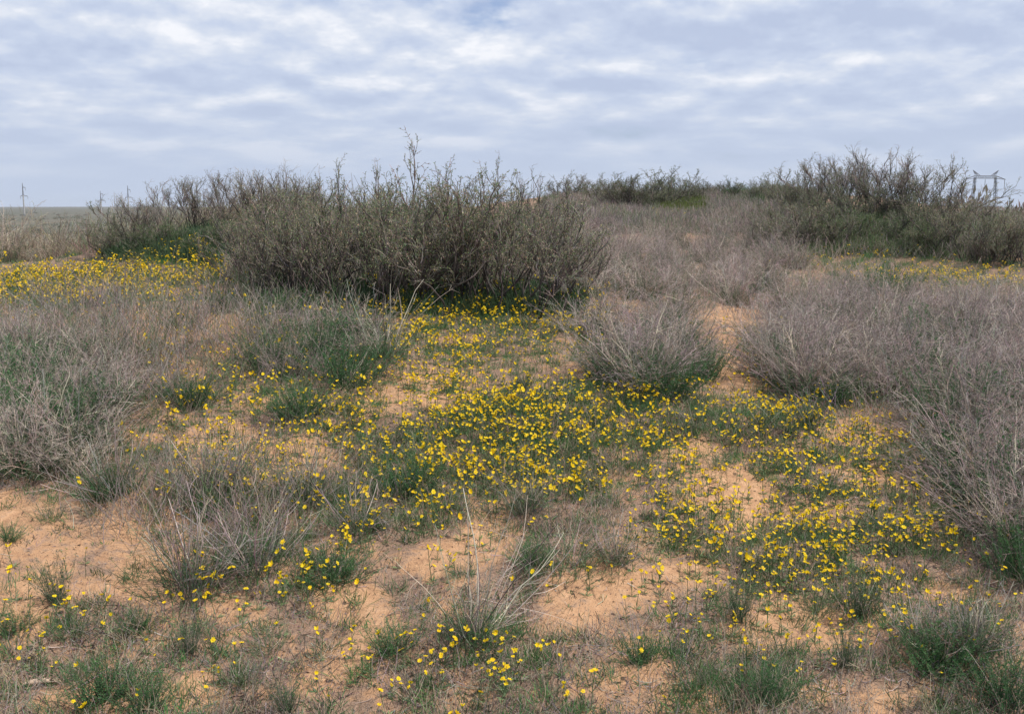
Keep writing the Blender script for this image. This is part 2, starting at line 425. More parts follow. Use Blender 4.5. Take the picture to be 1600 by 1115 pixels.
def V3(hexs):   # sRGB hex to linear, as plant base colours
    c = np.array([int(hexs[i:i + 2], 16) / 255 for i in (0, 2, 4)])
    return np.where(c <= 0.04045, c / 12.92, ((c + 0.055) / 1.055) ** 2.4)
def jitc(base, n, rng, amt=0.2):
    k = 1 + amt * rng.normal(size=(n, 1)); h = 1 + amt * 0.35 * rng.normal(size=(n, 3))
    return np.clip(np.asarray(base) * k * h, 0.008, 0.9)
DARK = (0.030, 0.025, 0.026); TWIG = (0.21, 0.18, 0.155); GREYW = (0.33, 0.29, 0.26)
DEAD = (0.42, 0.355, 0.32); DEAD2 = (0.27, 0.225, 0.20); STRAW = (0.62, 0.54, 0.44)
OLIVE = (0.18, 0.25, 0.10); BUD = (0.46, 0.37, 0.25); GRN = (0.042, 0.115, 0.042); GRNB = (0.09, 0.21, 0.068); GRNG = (0.12, 0.19, 0.085)

# ------------------------------------------------------------------ plant shapes (unit: metres)
def shrub_meshes(seed, leafy=1.0, upright=0.9, n0=13, dense=1.0, low=0.22, gcol=None):
    """about 1 m tall: crooked dark stems fanning from the root, grey twigs, small leaves and buds"""
    r = np.random.default_rng(seed)
    wood, leaf = MB(), MB()
    d0 = fan(n0, 0.08, upright, r, 0.8); s0 = np.stack([r.normal(size=n0) * 0.09, r.normal(size=n0) * 0.09, -0.06 + 0 * r.random(n0)], 1)
    L0 = r.uniform(0.68, 1.02, n0) * (1 - 0.12 * (1 - d0[:, 2]))
    P0 = grow(s0, d0, L0, 10, 0.17, 0.035, r)
    c0 = np.linspace(0, 1, 10)[None, :, None] * (np.array(TWIG) - np.array(DARK)) * 0.75 + np.array(DARK)
    c0 = np.repeat(c0, n0, 0) * (1 + 0.2 * r.normal(size=(n0, 1, 1)))
    tubes(wood, P0, np.linspace(0.0105, 0.0030, 10)[None] * r.uniform(0.7, 1.15, (n0, 1)), np.clip(c0, 0.01, 1), 5)
    s, d, pi, t = spawn(P0, int(7 * dense), low, 0.98, 0.5, r)
    L = r.uniform(0.18, 0.42, len(s)) * (1.15 - 0.5 * t)
    P1 = grow(s, d + np.array([0, 0, 0.4]), L, 7, 0.17, 0.07, r)
    c1 = jitc(np.array(DARK) * 0.55 + np.array(TWIG) * 0.45, len(s), r, 0.25)
    tubes(wood, P1, np.linspace(0.0044, 0.0018, 7)[None] * r.uniform(0.8, 1.2, (len(s), 1)), c1, 4)
    s, d, pi, t = spawn(P1, int(5 * dense), 0.2, 1.0, 0.6, r)
    P2 = grow(s, d + np.array([0, 0, 0.35]), r.uniform(0.07, 0.2, len(s)), 5, 0.22, 0.03, r)
    c2 = jitc(TWIG, len(s), r, 0.3); red = r.random(len(s)) < 0.25; c2[red] = jitc(GREYW, red.sum(), r, 0.2)
    tubes(wood, P2, np.linspace(0.0024, 0.0012, 5)[None], c2, 3)
    s, d, pi, t = spawn(P2, 3, 0.2, 1.0, 0.8, r)
    P3 = grow(s, d, r.uniform(0.02, 0.07, len(s)), 3, 0.2, 0.02, r)
    tubes(wood, P3, np.linspace(0.0016, 0.0010, 3)[None], jitc(TWIG, len(s), r, 0.3), 3)
    # leaves in little clusters on the twigs
    for PP, nn, ln in ((P2, int(7 * leafy), 0.019), (P3, int(4 * leafy), 0.016), (P1, int(6 * leafy), 0.018)):
        if nn < 1: continue
        s, d, pi, t = spawn(PP, nn, 0.15, 1.0, 0.9, r)
        c = jitc(OLIVE, len(s), r, 0.28); q = r.random(len(s)); c[q < 0.30] = jitc(BUD, (q < 0.30).sum(), r, 0.25); g = q > 0.72; c[g] = jitc(GRNG, g.sum(), r, 0.25)
        if gcol is not None: q = r.random(len(s)) < .8; c[q] = jitc(gcol, q.sum(), r, .28)
        leaves(leaf, s, d, r.uniform(0.5, 1.2, len(s)) * ln, r.uniform(0.5, 1.1, len(s)) * 0.0080, c, r)
    return wood, leaf

def brush_meshes(seed, n=85, spread=0.85, green=1.0, tall=0.5, open_=False, col=DEAD, thick=1.0):
    """a fan of fine dead stems with side twigs, grey-green young growth round the foot"""
    r = np.random.default_rng(seed); st, fo = MB(), MB()
    d = fan(n, 0.03, spread, r, 0.75); rad = 0.05 * np.sqrt(r.random(n)); s = np.stack([d[:, 0] * rad * 2 + r.normal(size=n) * 0.02, d[:, 1] * rad * 2 + r.normal(size=n) * 0.02, -0.03 + 0 * rad], 1)
    L = tall * (0.4 + 0.85 * r.random(n) ** 1.3)
    P = grow(s, d, L, 7, 0.11, -0.015 if not open_ else 0.01, r)
    c = jitc(col, n, r, 0.22); q = r.random(n); m = q < 0.35; c[m] = jitc(DEAD2, m.sum(), r, 0.2); m = q > 0.88; c[m] = jitc(STRAW, m.sum(), r, 0.15)
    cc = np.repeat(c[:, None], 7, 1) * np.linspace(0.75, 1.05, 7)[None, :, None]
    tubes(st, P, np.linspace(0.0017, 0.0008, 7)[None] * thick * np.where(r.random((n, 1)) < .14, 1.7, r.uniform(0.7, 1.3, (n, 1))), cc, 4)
    k = 3 if open_ else 6
    s1, d1, pi, t = spawn(P, k, 0.3, 1.0, 0.72, r)
    P1 = grow(s1, d1, tall * r.uniform(0.1, 0.32, len(s1)), 4, 0.12, 0.0, r)
    tubes(st, P1, np.linspace(0.0010, 0.0006, 4)[None], c[pi] * r.uniform(0.85, 1.25, (len(pi), 1)), 3)
    if not open_:
        s2, d2, pi2, t = spawn(P1, 3, 0.2, 1.0, 0.6, r)
        P2 = grow(s2, d2, tall * r.uniform(0.03, 0.1, len(s2)), 3, 0.12, 0.0, r)
        tubes(st, P2, np.linspace(0.0008, 0.0005, 3)[None], jitc(np.array(col) * 1.05, len(s2), r, 0.2), 3)
        s3, d3, _, _ = spawn(P1, 2, 0.3, 1.0, 0.8, r)   # dry husks
        leaves(st, s3, d3, r.uniform(0.006, 0.012, len(s3)), 0.003, jitc((0.33, 0.25, 0.20), len(s3), r, 0.2), r)
    if green > 0:
        g, f = tuft_arrays(r, int(42 * green), 0.12, tall * (0.42 + 0.04 * green), 16, spread=0.95, base=(.036, .09, .036), tip=(.075, .155, .058))
        fo.merge(f); st.merge(g)
    return st, fo

def tuft_arrays(r, n=60, foot=0.06, tall=0.16, nl=16, spread=0.8, base=GRN, tip=GRNB, ll=0.022, lw=0.0030):
    st, fo = MB(), MB()
    d = fan(n, 0.02, spread, r, 0.7); s = np.stack([d[:, 0] * foot + r.normal(size=n) * foot * 0.45, d[:, 1] * foot + r.normal(size=n) * foot * 0.45, np.full(n, -0.02)], 1)
    L = tall * r.uniform(0.55, 1.15, n) / (0.55 + 0.45 * d[:, 2])
    P = grow(s, d, L, 6, 0.09, 0.03, r)
    tubes(st, P, np.linspace(0.0013, 0.0006, 6)[None], jitc(np.array(base) * 0.9 + np.array(DEAD2) * 0.15, n, r, 0.2), 3)
    s1, d1, pi, t = spawn(P, nl, 0.08, 1.0, 0.95, r)
    c = np.array(base) + (np.array(tip) - np.array(base)) * (t[:, None] ** 1.5); c = c * (1 + 0.22 * r.normal(size=(len(c), 1))) * (1 + 0.06 * r.normal(size=(len(c), 3)))
    q = r.random(len(c)) < 0.07; c[q] = jitc(DEAD2, q.sum(), r, 0.2)
    leaves(fo, s1, d1, r.uniform(0.5, 1.2, len(s1)) * ll, r.uniform(0.6, 1.2, len(s1)) * lw, np.clip(c, 0.01, 0.6), r)
    return st, fo

def head_mb(r, R=0.0082, open_=1.0):
    """one yellow flower head: a ring of rounded petals round a deeper yellow disc, green cup below"""
    mb = MB(); n = int(r.integers(5, 8)); cup = r.uniform(-0.15, 0.9) * open_; hue = r.random(); R = R * r.uniform(.8, 1.12)
    for k in range(n):
        a = 2 * math.pi * (k + r.uniform(-.15, .15)) / n; ca, sa = math.cos(a), math.sin(a); w = R * r.uniform(0.34, 0.44); L = R * r.uniform(0.9, 1.1)
        prof = [(0.15, 0.35, 0), (0.55, 0.95, 0.6), (0.9, 0.8, 0.9), (1.0, 0.25, 1)]
        vs = []
        for (q, ww, zz) in prof:
            for sgn in (-1, 1):
                x = q * L; y = sgn * ww * w
                vs.append((ca * x - sa * y, sa * x + ca * y, cup * R * zz * q - 0.04 * R * abs(sgn)))
        F = [(0, 2, 3, 1), (2, 4, 5, 3), (4, 6, 7, 5)]
        mb.add(vs, F, np.array((0.96, 0.62 + 0.12 * hue, 0.02)) * r.uniform(0.85, 1.06))
    ring = [(0.30 * R * math.cos(t), 0.30 * R * math.sin(t), 0.10 * R) for t in np.linspace(0, 2 * math.pi, 8)[:-1]]
    mb.add(ring + [(0, 0, 0.24 * R)], [(i, (i + 1) % 7, 7) for i in range(7)], (0.86, 0.52, 0.015))
    lo = [(0.26 * R * math.cos(t), 0.26 * R * math.sin(t), -0.05 * R) for t in np.linspace(0, 2 * math.pi, 8)[:-1]]
    mb.add(lo + [(0, 0, -0.55 * R)], [((i + 1) % 7, i, 7) for i in range(7)], (0.07, 0.11, 0.04))
    return mb

def flower_plant(seed, heads):
    """stalk with a few narrow leaves and the places of its flower heads"""
    r = np.random.default_rng(seed); st = MB(); h = r.uniform(0.06, 0.12)
    P = grow(np.array([[0, 0, -0.01]]), np.array([[r.normal() * .12, r.normal() * .12, 1.0]]), [h], 6, 0.06, 0.05, r)
    tubes(st, P, np.linspace(0.0013, 0.0009, 6)[None], np.array([GRNG]), 4)
    tips = [P[0, -1]]
    if heads > 1:
        s, d, pi, t = spawn(P, heads - 1, 0.5, 0.85, 0.55, r)
        P1 = grow(s, d + np.array([0, 0, .4]), r.uniform(0.03, 0.055, heads - 1), 4, 0.06, 0.15, r)
        tubes(st, P1, np.full((1, 4), 0.0009), np.array(GRNG), 3); tips += list(P1[:, -1])
    s, d, pi, t = spawn(P, 6, 0.02, 0.7, 0.8, r)
    leaves(st, s, d, r.uniform(0.018, 0.035, len(s)), r.uniform(0.0025, 0.004, len(s)), jitc((.2, .28, .14), len(s), r, 0.2), r)
    a = r.random(6) * 6.28   # rosette at the foot
    leaves(st, np.zeros((6, 3)) + [0, 0, 0.003], np.stack([np.cos(a), np.sin(a), 0.25 + 0 * a], 1), r.uniform(0.02, 0.04, 6), 0.005, jitc((.2, .28, .14), 6, r, 0.2), r)
    return st, tips

# ------------------------------------------------------------------ things
def thing(name, label, cat, loc, rz=0.0, sc=1.0, group=None, tilt=(0, 0)):
    o = bpy.data.objects.new(name, None); C.collection.objects.link(o)
    o.location = loc; o.rotation_euler = (tilt[0], tilt[1], rz)
    o.scale = (sc, sc, sc) if isinstance(sc, (int, float)) else sc
    o.empty_display_size = 0.1
    o['label'] = label; o['category'] = cat
    if group: o['group'] = group
    return o
class Kind:
    """one kind of plant: its part meshes, shared by every copy"""
    def __init__(self, name, parts): self.name = name; self.parts = [(pn, mb.mesh(self.name + '_' + pn, mat)) for pn, mb, mat in parts]
    def put(self, label, cat, loc, rz, sc, group=None, tilt=(0, 0)):
        o = thing(self.name, label, cat, loc, rz, sc, group, tilt)
        for pn, me in self.parts: link(pn, me, o)
        return o

LANDM = [  # things one can find in the photograph: column, row, words
 (1150, 495, 'bare sand at the top of the path'), (1160, 565, 'sand path'), (1300, 610, 'bright green tuft'), (1240, 440, 'darkest shrubs of the right dune'), (1470, 435, 'string of yellow flowers under the right dune'),
 (1590, 500, 'right picture edge'), (1590, 720, 'right picture edge'), (1540, 820, 'foremost brush on the right'), (1400, 640, 'flowery sand before the right thicket'), (1400, 540, 'middle of the right thicket'), (1075, 710, 'round bare sand patch'),
 (0, 560, 'left picture edge'), (0, 720, 'left picture edge'), (180, 660, 'pale leaning stems'), (240, 505, 'bare sandy slope'), (295, 610, 'dark tuft before the sandy slope'), (130, 440, 'left flower bank'),
 (470, 480, 'left foot of the central thicket'), (650, 470, 'middle of the central thicket'), (545, 570, 'large dark tuft before the thicket'), (870, 470, 'right foot of the central thicket'), (1020, 590, 'leaning grey stems by the path'), (800, 650, 'densest yellow flowers'),
 (1060, 330, 'yellow herbs of the far slope'), (1150, 302, 'far sand patch on the ridge'), (906, 290, 'round brownish shrub'), (1340, 240, 'tallest bare shrub of the right dune'), (1535, 290, 'power pylon'), (38, 310, 'nearest power pole'), (201, 305, 'pole behind the twigs'),
 (705, 255, 'tallest twig of the central thicket'), (300, 290, 'twiggy left crest'), (540, 290, 'rounded middle of the thicket top'), (830, 300, 'right shoulder of the central thicket'),
 (740, 960, 'fan of pale stems'), (520, 890, 'dense dark tuft'), (310, 890, 'tangled twiggy clump'), (165, 1070, 'large bottom-left tuft'), (85, 920, 'upright tuft on pale sand'), (1000, 1010, 'tuft on the sand right of bottom middle'), (1470, 1030, 'broad corner tuft'), (1345, 940, 'upright grey-green tuft'),
 (960, 920, 'bare sand in the lower middle'), (415, 1000, 'loose tuft under the clump'), (1200, 1090, 'tuft cut by the bottom edge'), (1155, 960, 'grey-green tuft on the sand'), (620, 1000, 'green tuft left of the fan'), (30, 1060, 'piece of dead wood')]
def where(px, py, head):
    """words that place a thing by the nearest landmark"""
    d = [((a - px) ** 2 + ((b - py) * 1.5) ** 2, a, b, w) for a, b, w in LANDM]; d2, a, b, w = min(d)
    dx, dy = px - a, (py - b) * 1.5; r = math.sqrt(d2)
    if r < 22: rel = 'right at the'
    else:
        far_ = 'just ' if r < 55 else ('' if r < 105 else 'well ')
        ang = math.degrees(math.atan2(-dy, dx)) % 360
        rel = far_ + ['right of the', 'behind right of the', 'behind the', 'behind left of the', 'left of the', 'before left of the', 'before the', 'before right of the'][int(((ang + 22.5) % 360) // 45)]
    if 'picture edge' in w:
        rel = ('touching the' if r < 22 else 'close to the' if r < 55 else 'near the' if r < 105 else 'some way in from the')
        w = ('upper stretch of the ' if py < b - 20 else 'lower stretch of the ' if py > b + 20 else '') + w
    return head + ' ' + rel + ' ' + w

def gpos(px, py):
    x, y, ok = cast([px], [py]); z = float(ground(x, y)[0])
    return float(x[0]), float(y[0]), z

# the tufts one can point at: column, row of the foot, width in the picture, kind, label
TUFTS = [
 (165, 1095, 150, 'g', 'large dark green feathery tuft at the bottom left edge of the sand'),
 (225, 1112, 110, 'g', 'green tuft cut by the picture bottom, just right of the large bottom-left tuft'),
 (88, 945, 80, 'u', 'green tuft of upright stems on pale sand with yellow flowers at its foot'),
 (215, 990, 78, 'g', 'small rounded green tuft between the two bare sand patches at lower left'),
 (298, 1028, 62, 'u', 'small narrow green tuft below the big twiggy clump at lower left'),
 (415, 1012, 105, 'l', 'light green loose tuft under the big twiggy clump at lower left'),
 (448, 1105, 70, 'u', 'small upright green tuft at the bottom edge, left of centre'),
 (372, 1072, 85, 'l', 'pale green loose tuft near the bottom edge beside a small upright tuft'),
 (22, 975, 80, 'g', 'green tuft with yellow flowers cut by the left picture edge'),
 (110, 985, 90, 'l', 'thin grey-green tuft below the upright tuft on the left sand'),
 (525, 905, 125, 'd', 'dense dark green tuft with yellow flowers left of the bare sand hollow'),
 (620, 1012, 110, 'g', 'green tuft just left of the one with the fan of pale stems'),
 (638, 760, 115, 'd', 'rounded dark green tuft left of the densest yellow flowers'),
 (700, 800, 90, 'l', 'light green loose tuft below the rounded tuft beside the yellow flowers'),
 (895, 885, 150, 'l', 'broad grey-green tuft above the bare sand in the lower middle'),
 (830, 880, 80, 'g', 'green tuft at the left foot of the broad grey-green one'),
 (295, 632, 115, 'd', 'dark green tuft standing before the sandy slope on the left'),
 (470, 655, 115, 'g', 'green tuft below the large dark one in front of the central thicket'),
 (545, 600, 130, 'd', 'large dark green tuft in front of the central thicket'),
 (345, 485, 72, 'd', 'dark green tuft on the sandy slope left of the central thicket'),
 (405, 512, 55, 'g', 'small green tuft at the left foot of the central thicket'),
 (165, 778, 105, 'g', 'green tuft under pale leaning stems at the left'),
 (1178, 533, 55, 'd', 'small dark green tuft on the edge of the sand path'),
 (1300, 628, 85, 'd', 'bright green tuft at the front of the mauve brush on the right'),
 (1262, 672, 65, 'u', 'narrow green tuft in front of the bright green one on the right'),
 (1192, 672, 85, 'l', 'light green tuft among yellow flowers at the end of the sand path'),
 (1085, 672, 85, 'l', 'pale green loose tuft among yellow flowers above the round bare sand patch'),
 (1000, 1028, 95, 'g', 'green tuft on the sand right of the bottom middle'),
 (1155, 968, 75, 'u', 'grey-green tuft above the sand at lower right of centre'),
 (1345, 955, 95, 'u', 'upright grey-green tuft on the lower right among yellow flowers'),
 (1275, 945, 70, 'l', 'loose green tuft left of the upright grey-green one at lower right'),
 (1400, 725, 60, 'l', 'small light green tuft in the yellow flowers before the right-hand brush'),
 (1385, 835, 80, 'l', 'pale green tuft under a dense string of yellow flowers on the right'),
 (1470, 1040, 150, 'g', 'broad green tuft under dry stems in the lower right corner'),
 (1560, 1095, 150, 'd', 'dark green tuft in the bottom right corner'),
 (1080, 1072, 75, 'l', 'small loose green tuft near the bottom right of centre'),
 (1200, 1100, 120, 'g', 'green tuft cut by the bottom edge right of centre'),
 (1320, 1050, 70, 'u', 'small upright green tuft near the bottom at the right'),
 (815, 612, 42, 'u', 'tiny upright green tuft above the densest yellow flowers'),
 (1040, 622, 130, 'd', 'dark green growth at the foot of the leaning grey brush beside the path'),
 (945, 525, 80, 'd', 'dark green tuft at the right foot of the central thicket'),
 (470, 760, 80, 'l', 'thin grey-green tuft on the litter at centre left'),
 (860, 1075, 60, 'l', 'small thin green tuft at the bottom middle'),
 (1120, 735, 60, 'l', 'thin green tuft right of the round bare sand patch'),
 (1290, 770, 80, 'l', 'thin green tuft in yellow flowers right of the middle'),
 (1180, 880, 70, 'l', 'loose green tuft above the bare sand in lower right of centre'),
 (15, 850, 50, 'g', 'green tuft at the left edge above the bare sand'),
 (75, 810, 60, 'l', 'grey thin tuft on the upper edge of the left sand patch'),
 (720, 900, 60, 'l', 'thin green tuft behind the fan of pale stems'),
 (320, 800, 90, 'g', 'green tuft behind the big twiggy clump at lower left'),
]
# clumps of dry stems one can point at
STEMMY = [
 (300, 915, 190, 'dark green clump with a tangle of grey dead twigs beside bare sand at lower left'),
 (740, 1000, 165, 'green tuft with a fan of tall pale dead stems at the bottom middle'),
 (400, 885, 150, 'twiggy grey clump between the two dark green clumps at lower left'),
 (180, 770, 130, 'spray of pale stems leaning left over the sand at the left'),
 (560, 830, 100, 'thin bundle of straw coloured stems above the dense dark green tuft'),
 (1520, 1020, 180, 'tall pale dry stems standing in the lower right corner'),
 (1440, 1000, 120, 'bundle of thin pale stems left of the lower right corner clump'),
 (820, 800, 90, 'few thin pale stems standing below the dense yellow flowers'),
 (330, 760, 130, 'open tangle of grey stems at centre left above the twiggy clump'),
 (480, 780, 110, 'open grey stems in litter left of the middle'),
 (960, 880, 90, 'thin grey stems at the right of the broad grey-green tuft'),
 (600, 560, 90, 'pale bowed stems over the large dark tuft before the thicket'),
]
for px, py, w, k, lab in TUFTS:
    x, y, ok = cast([px], [py], False); MOUNDS.append((float(x[0]), float(y[0]), max(0.08, w / FPX * y[0] * 0.75), 0.035))
for px, py, w, lab in STEMMY:
    x, y, ok = cast([px], [py], False); MOUNDS.append((float(x[0]), float(y[0]), max(0.1, w / FPX * y[0] * 0.6), 0.045))

tk = {}
for kk, args in {
    'g': dict(n=110, foot=0.07, tall=0.22, nl=44, spread=0.85, ll=.013, lw=.0030),
    'd': dict(n=130, foot=0.08, tall=0.22, nl=46, spread=0.95, ll=.013, lw=.0030, base=(0.032, 0.095, 0.036), tip=(0.072, 0.175, 0.058)),
    'l': dict(n=62, foot=0.09, tall=0.18, nl=34, spread=0.9, ll=.012, lw=.0028, base=GRNG, tip=(0.14, 0.185, 0.10)),
    'u': dict(n=60, foot=0.05, tall=0.27, nl=38, spread=0.5, ll=.013, lw=.0028, base=(0.055, 0.10, 0.048), tip=(0.10, 0.155, 0.078))}.items():
    tk[kk] = []
    for sd in range(3):
        r = np.random.default_rng(100 + sd + ord(kk)); st, fo = tuft_arrays(r, **args)
        dd = fan(7, 0.1, 0.8, r); PP = grow(np.zeros((7, 3)), dd, r.uniform(0.12, 0.24, 7), 6, 0.08, 0, r); tubes(st, PP, np.linspace(0.0013, 0.0006, 6)[None], jitc(DEAD, 7, r), 3)
        tk[kk].append(Kind('green_tuft', [('stems', st, M_DRY), ('foliage', fo, M_LEAF)]))
NOMW = {'g': 0.44, 'd': 0.46, 'l': 0.42, 'u': 0.32}
for i, (px, py, w, k, lab) in enumerate(TUFTS):
    x, y, z = gpos(px, py); s = 1.22 * w / FPX * y / NOMW[k]
    tk[k][i % 3].put(lab, 'tuft', (x, y, z), rng.uniform(0, 6.28), (s * rng.uniform(.85, 1.15), s * rng.uniform(.85, 1.15), s * rng.uniform(0.8, 1.1)), None, (rng.normal() * .1, rng.normal() * .1))

stm = []
for sd in range(4):
    st, fo = brush_meshes(300 + sd, n=46, spread=0.95, green=3.0, tall=0.48, open_=True, thick=1.25, col=GREYW if sd % 2 else DEAD)
    stm.append(Kind('dry_stem_clump', [('stems', st, M_DRY), ('foliage', fo, M_LEAF)]))
pale = []
r = np.random.default_rng(55); st, fo = brush_meshes(311, n=30, spread=0.7, green=0.0, tall=0.75, open_=True, col=STRAW, thick=1.5)
g, f = tuft_arrays(r, 130, 0.10, 0.2, 26, spread=0.95, ll=.016, lw=.0028); fo.merge(f); st.merge(g)
palek = Kind('dry_stem_clump', [('stems', st, M_DRY), ('foliage', fo, M_LEAF)])
for i, (px, py, w, lab) in enumerate(STEMMY):
    x, y, z = gpos(px, py); s = w / FPX * y / 0.50
    k = palek if i in (1, 11) else stm[i % 4]
    if i in (5, 6): s *= .75
    tl = (0, -0.35) if i == 3 else (rng.uniform(-.1, .1), rng.uniform(-.1, .1))
    k.put(lab, 'dry stems', (x, y, z), rng.uniform(0, 6.28) if i != 3 else 0, (s, s, s), None, tl)

# ---- dry brush thickets
def inpoly(px, py, poly):
    c = np.zeros(len(px), bool); n = len(poly)
    for i in range(n):
        x1, y1 = poly[i]; x2, y2 = poly[(i + 1) % n]
        m = ((y1 > py) != (y2 > py)) & (px < (x2 - x1) * (py - y1) / (y2 - y1 + 1e-9) + x1); c ^= m
    return c
def scatter(poly, count, gap, world=True):
    """spots on the ground inside an outline, evenly spread and at least gap apart"""
    poly = [tuple(q) for q in poly]; P = np.array(poly, float); out_ = []
    px = rng.uniform(P[:, 0].min(), P[:, 0].max(), count * 40); py = rng.uniform(P[:, 1].min(), P[:, 1].max(), count * 40)
    m = inpoly(px, py, poly); px, py = px[m], py[m]; x, y, ok = cast(px, py, False)
    for a, b, o_ in zip(x, y, ok):
        if not o_ or y.size == 0: continue
        if all((a - c) ** 2 + (b - d) ** 2 > (gap * (0.6 + 0.04 * b)) ** 2 for c, d in out_): out_.append((a, b))
        if len(out_) >= count: break
    return out_
bk = {'m': [], 's': [], 'o': []}
for sd in range(5):
    st, fo = brush_meshes(400 + sd, n=70 - 15 * (sd == 4), spread=1.0, green=2.2 + 1.8 * (sd > 2), tall=0.5, col=(0.35, 0.29, 0.265))
    bk['m'].append(Kind('dry_brush', [('stems', st, M_DRY), ('foliage', fo, M_LEAF)]))
for sd in range(3):
    st, fo = brush_meshes(420 + sd, n=52, spread=0.9, green=3.2, tall=0.42, col=(0.38, 0.325, 0.28))
    bk['s'].append(Kind('dry_brush', [('stems', st, M_DRY), ('foliage', fo, M_LEAF)]))
for sd in range(3):
    st, fo = brush_meshes(440 + sd, n=60, spread=0.85, green=1.8, tall=0.55, col=(0.32, 0.28, 0.20))
    bk['o'].append(Kind('dry_brush', [('stems', st, M_DRY), ('foliage', fo, M_LEAF)]))
BR = [  # kind, outline, count, gap, scale, words, group
 ('m', [(1185, 585), (1215, 530), (1330, 505), (1600, 520), (1800, 560), (1800, 840), (1640, 880), (1560, 810), (1490, 710), (1430, 645), (1290, 625)], 92, .26, (.72, 1.12),
  'mauve-grey brush', 'mauve-grey brush of the right-hand thicket'),
 ('s', [(-120, 555), (60, 540), (190, 580), (200, 650), (130, 740), (-120, 760)], 30, .30, (.7, 1.0),
  'pale grey brush', 'grey brush of the left edge'),
 ('s', [(400, 520), (560, 500), (590, 550), (480, 610), (390, 570)], 8, .3, (.6, .85),
  'grey brush', 'grey brush in front of the central thicket'),
 ('m', [(900, 520), (1080, 490), (1100, 580), (1060, 620), (960, 600)], 11, .32, (.65, .9),
  'grey brush', 'grey brush left of the sand path'),
 ('m', [(900, 370), (1250, 370), (1240, 460), (1100, 466), (900, 480)], 56, .42, (.7, 1.05),
  'mauve-grey brush', 'grey brush of the slope behind the path'),
 ('m', [(1215, 470), (1640, 490), (1640, 505), (1200, 500)], 18, .35, (.6, .85),
  'mauve-grey brush', 'grey brush below the right-hand shrubs'),
]
for kk, poly, cnt, gap, (s0, s1), lab, grp in BR:
    for i, (x, y) in enumerate(scatter(poly, cnt, gap)):
        z = float(ground(x, y)); s = rng.uniform(s0, s1)
        q = project(x, y, z); bk[kk][i % len(bk[kk])].put(where(float(q[0]), float(q[1]) - 25, lab), 'brush', (x, y, z), rng.uniform(0, 6.28), (s * 1.1, s * 1.1, s * rng.uniform(.85, 1.1)), grp, (rng.uniform(-.12, .12), rng.uniform(-.12, .12)))
# the olive brush in the hollow behind the left flower bank
for i in range(50):
    y = rng.uniform(11.5, 23); x = rng.uniform(-0.62, -0.2) * y; z = float(ground(x, y)); s = rng.uniform(0.9, 1.35)
    q = project(x, y, z + .5); bk['o'][i % 3].put(where(float(q[0]), float(q[1]), 'olive-grey brush'), 'brush', (x, y, z), rng.uniform(0, 6.28), (s * 1.15, s * 1.15, s * rng.uniform(.8, 1.0)), 'olive brush behind the flower bank')
# dark green growth along the edges of the brush
for k, (px, py, w) in enumerate([(30, 640, 150), (90, 700, 130), (10, 700, 140), (150, 650, 110), (60, 600, 110), (1440, 620, 120), (1500, 680, 130), (1560, 740, 150), (1490, 745, 120), (1580, 820, 170), (1540, 650, 120), (1430, 560, 100), (1350, 590, 90), (1240, 590, 90), (1000, 600, 100), (960, 570, 90),
        (1100, 590, 80), (560, 540, 100), (500, 560, 90), (420, 580, 80), (440, 500, 70), (1050, 560, 90), (940, 440, 60), (1600, 900, 120), (1380, 480, 80), (1500, 560, 90), (1290, 540, 80)]):
    x, y, z = gpos(px, py); s = 1.3 * w / FPX * y / 0.42
    tk['ddg'[k % 3]][k % 3].put(where(px, py - 20, 'green growth'), 'tuft', (x, y, z), rng.uniform(0, 6.28), (s, s, s * rng.uniform(.9, 1.4)), 'green growth at the foot of the dry brush')
# single named brushes
for px, py, w, kk, lab in [
    (1150, 476, 105, 'm', 'rounded grey-green brush with dark shade below it above the sand path'),
    (1010, 615, 190, 'm', 'fan of leaning grey stems left of the sand path'),
    (1250, 615, 150, 'm', 'grey brush fanning out beside the bright green tuft'),
    (40, 735, 220, 's', 'large dense green-grey brush at the left picture edge'),
    (1590, 860, 260, 'm', 'large dark grey brush mass at the right picture edge'),
    (1530, 780, 190, 'm', 'dark grey brush leaning over the flowers at the right'),
    (1400, 625, 150, 'm', 'grey brush right of the bright green tuft')]:
    x, y, z = gpos(px, py); s = w / FPX * y / 0.62
    bk[kk][(px + py) % 3].put(lab, 'brush', (x, y, z), rng.uniform(0, 6.28), (s, s, s))

# ---- the tall dark-stemmed shrubs
sk = [shrub_meshes(500 + i, lf, up, n0, dn, lo, (None, None, None, None, None, (.13, .17, .085), (.15, .18, .095), (.085, .155, .05))[i]) for i, (lf, up, n0, dn, lo) in enumerate([(0.9, .6, 9, .86, .3), (.8, .65, 9, .86, .3), (1.1, .55, 10, .86, .25), (0.3, .6, 11, 1.0, .3), (0.2, .65, 11, 1.0, .3), (1.3, 1.1, 15, 1.1, .05), (1.4, 1.0, 15, 1.1, .05), (1.9, 1.25, 15, 1.1, .03)])]
SK = [Kind('desert_shrub', [('branches', w_, M_WOOD), ('leaves', l_, M_LEAF)]) for w_, l_ in sk]
CT = 'tall dark-stemmed shrub with small olive leaves in the central thicket'
CB = 'dark-stemmed shrub in the back row of the central thicket'
LT = 'nearly leafless twiggy shrub on the crest left of the central thicket'
RB = 'twiggy shrub on the skyline of the right-hand dune'
RF = 'dark green-grey shrub on the near face of the right-hand dune'
FR = 'low dark green-grey shrub on the far ridge between the two dunes'
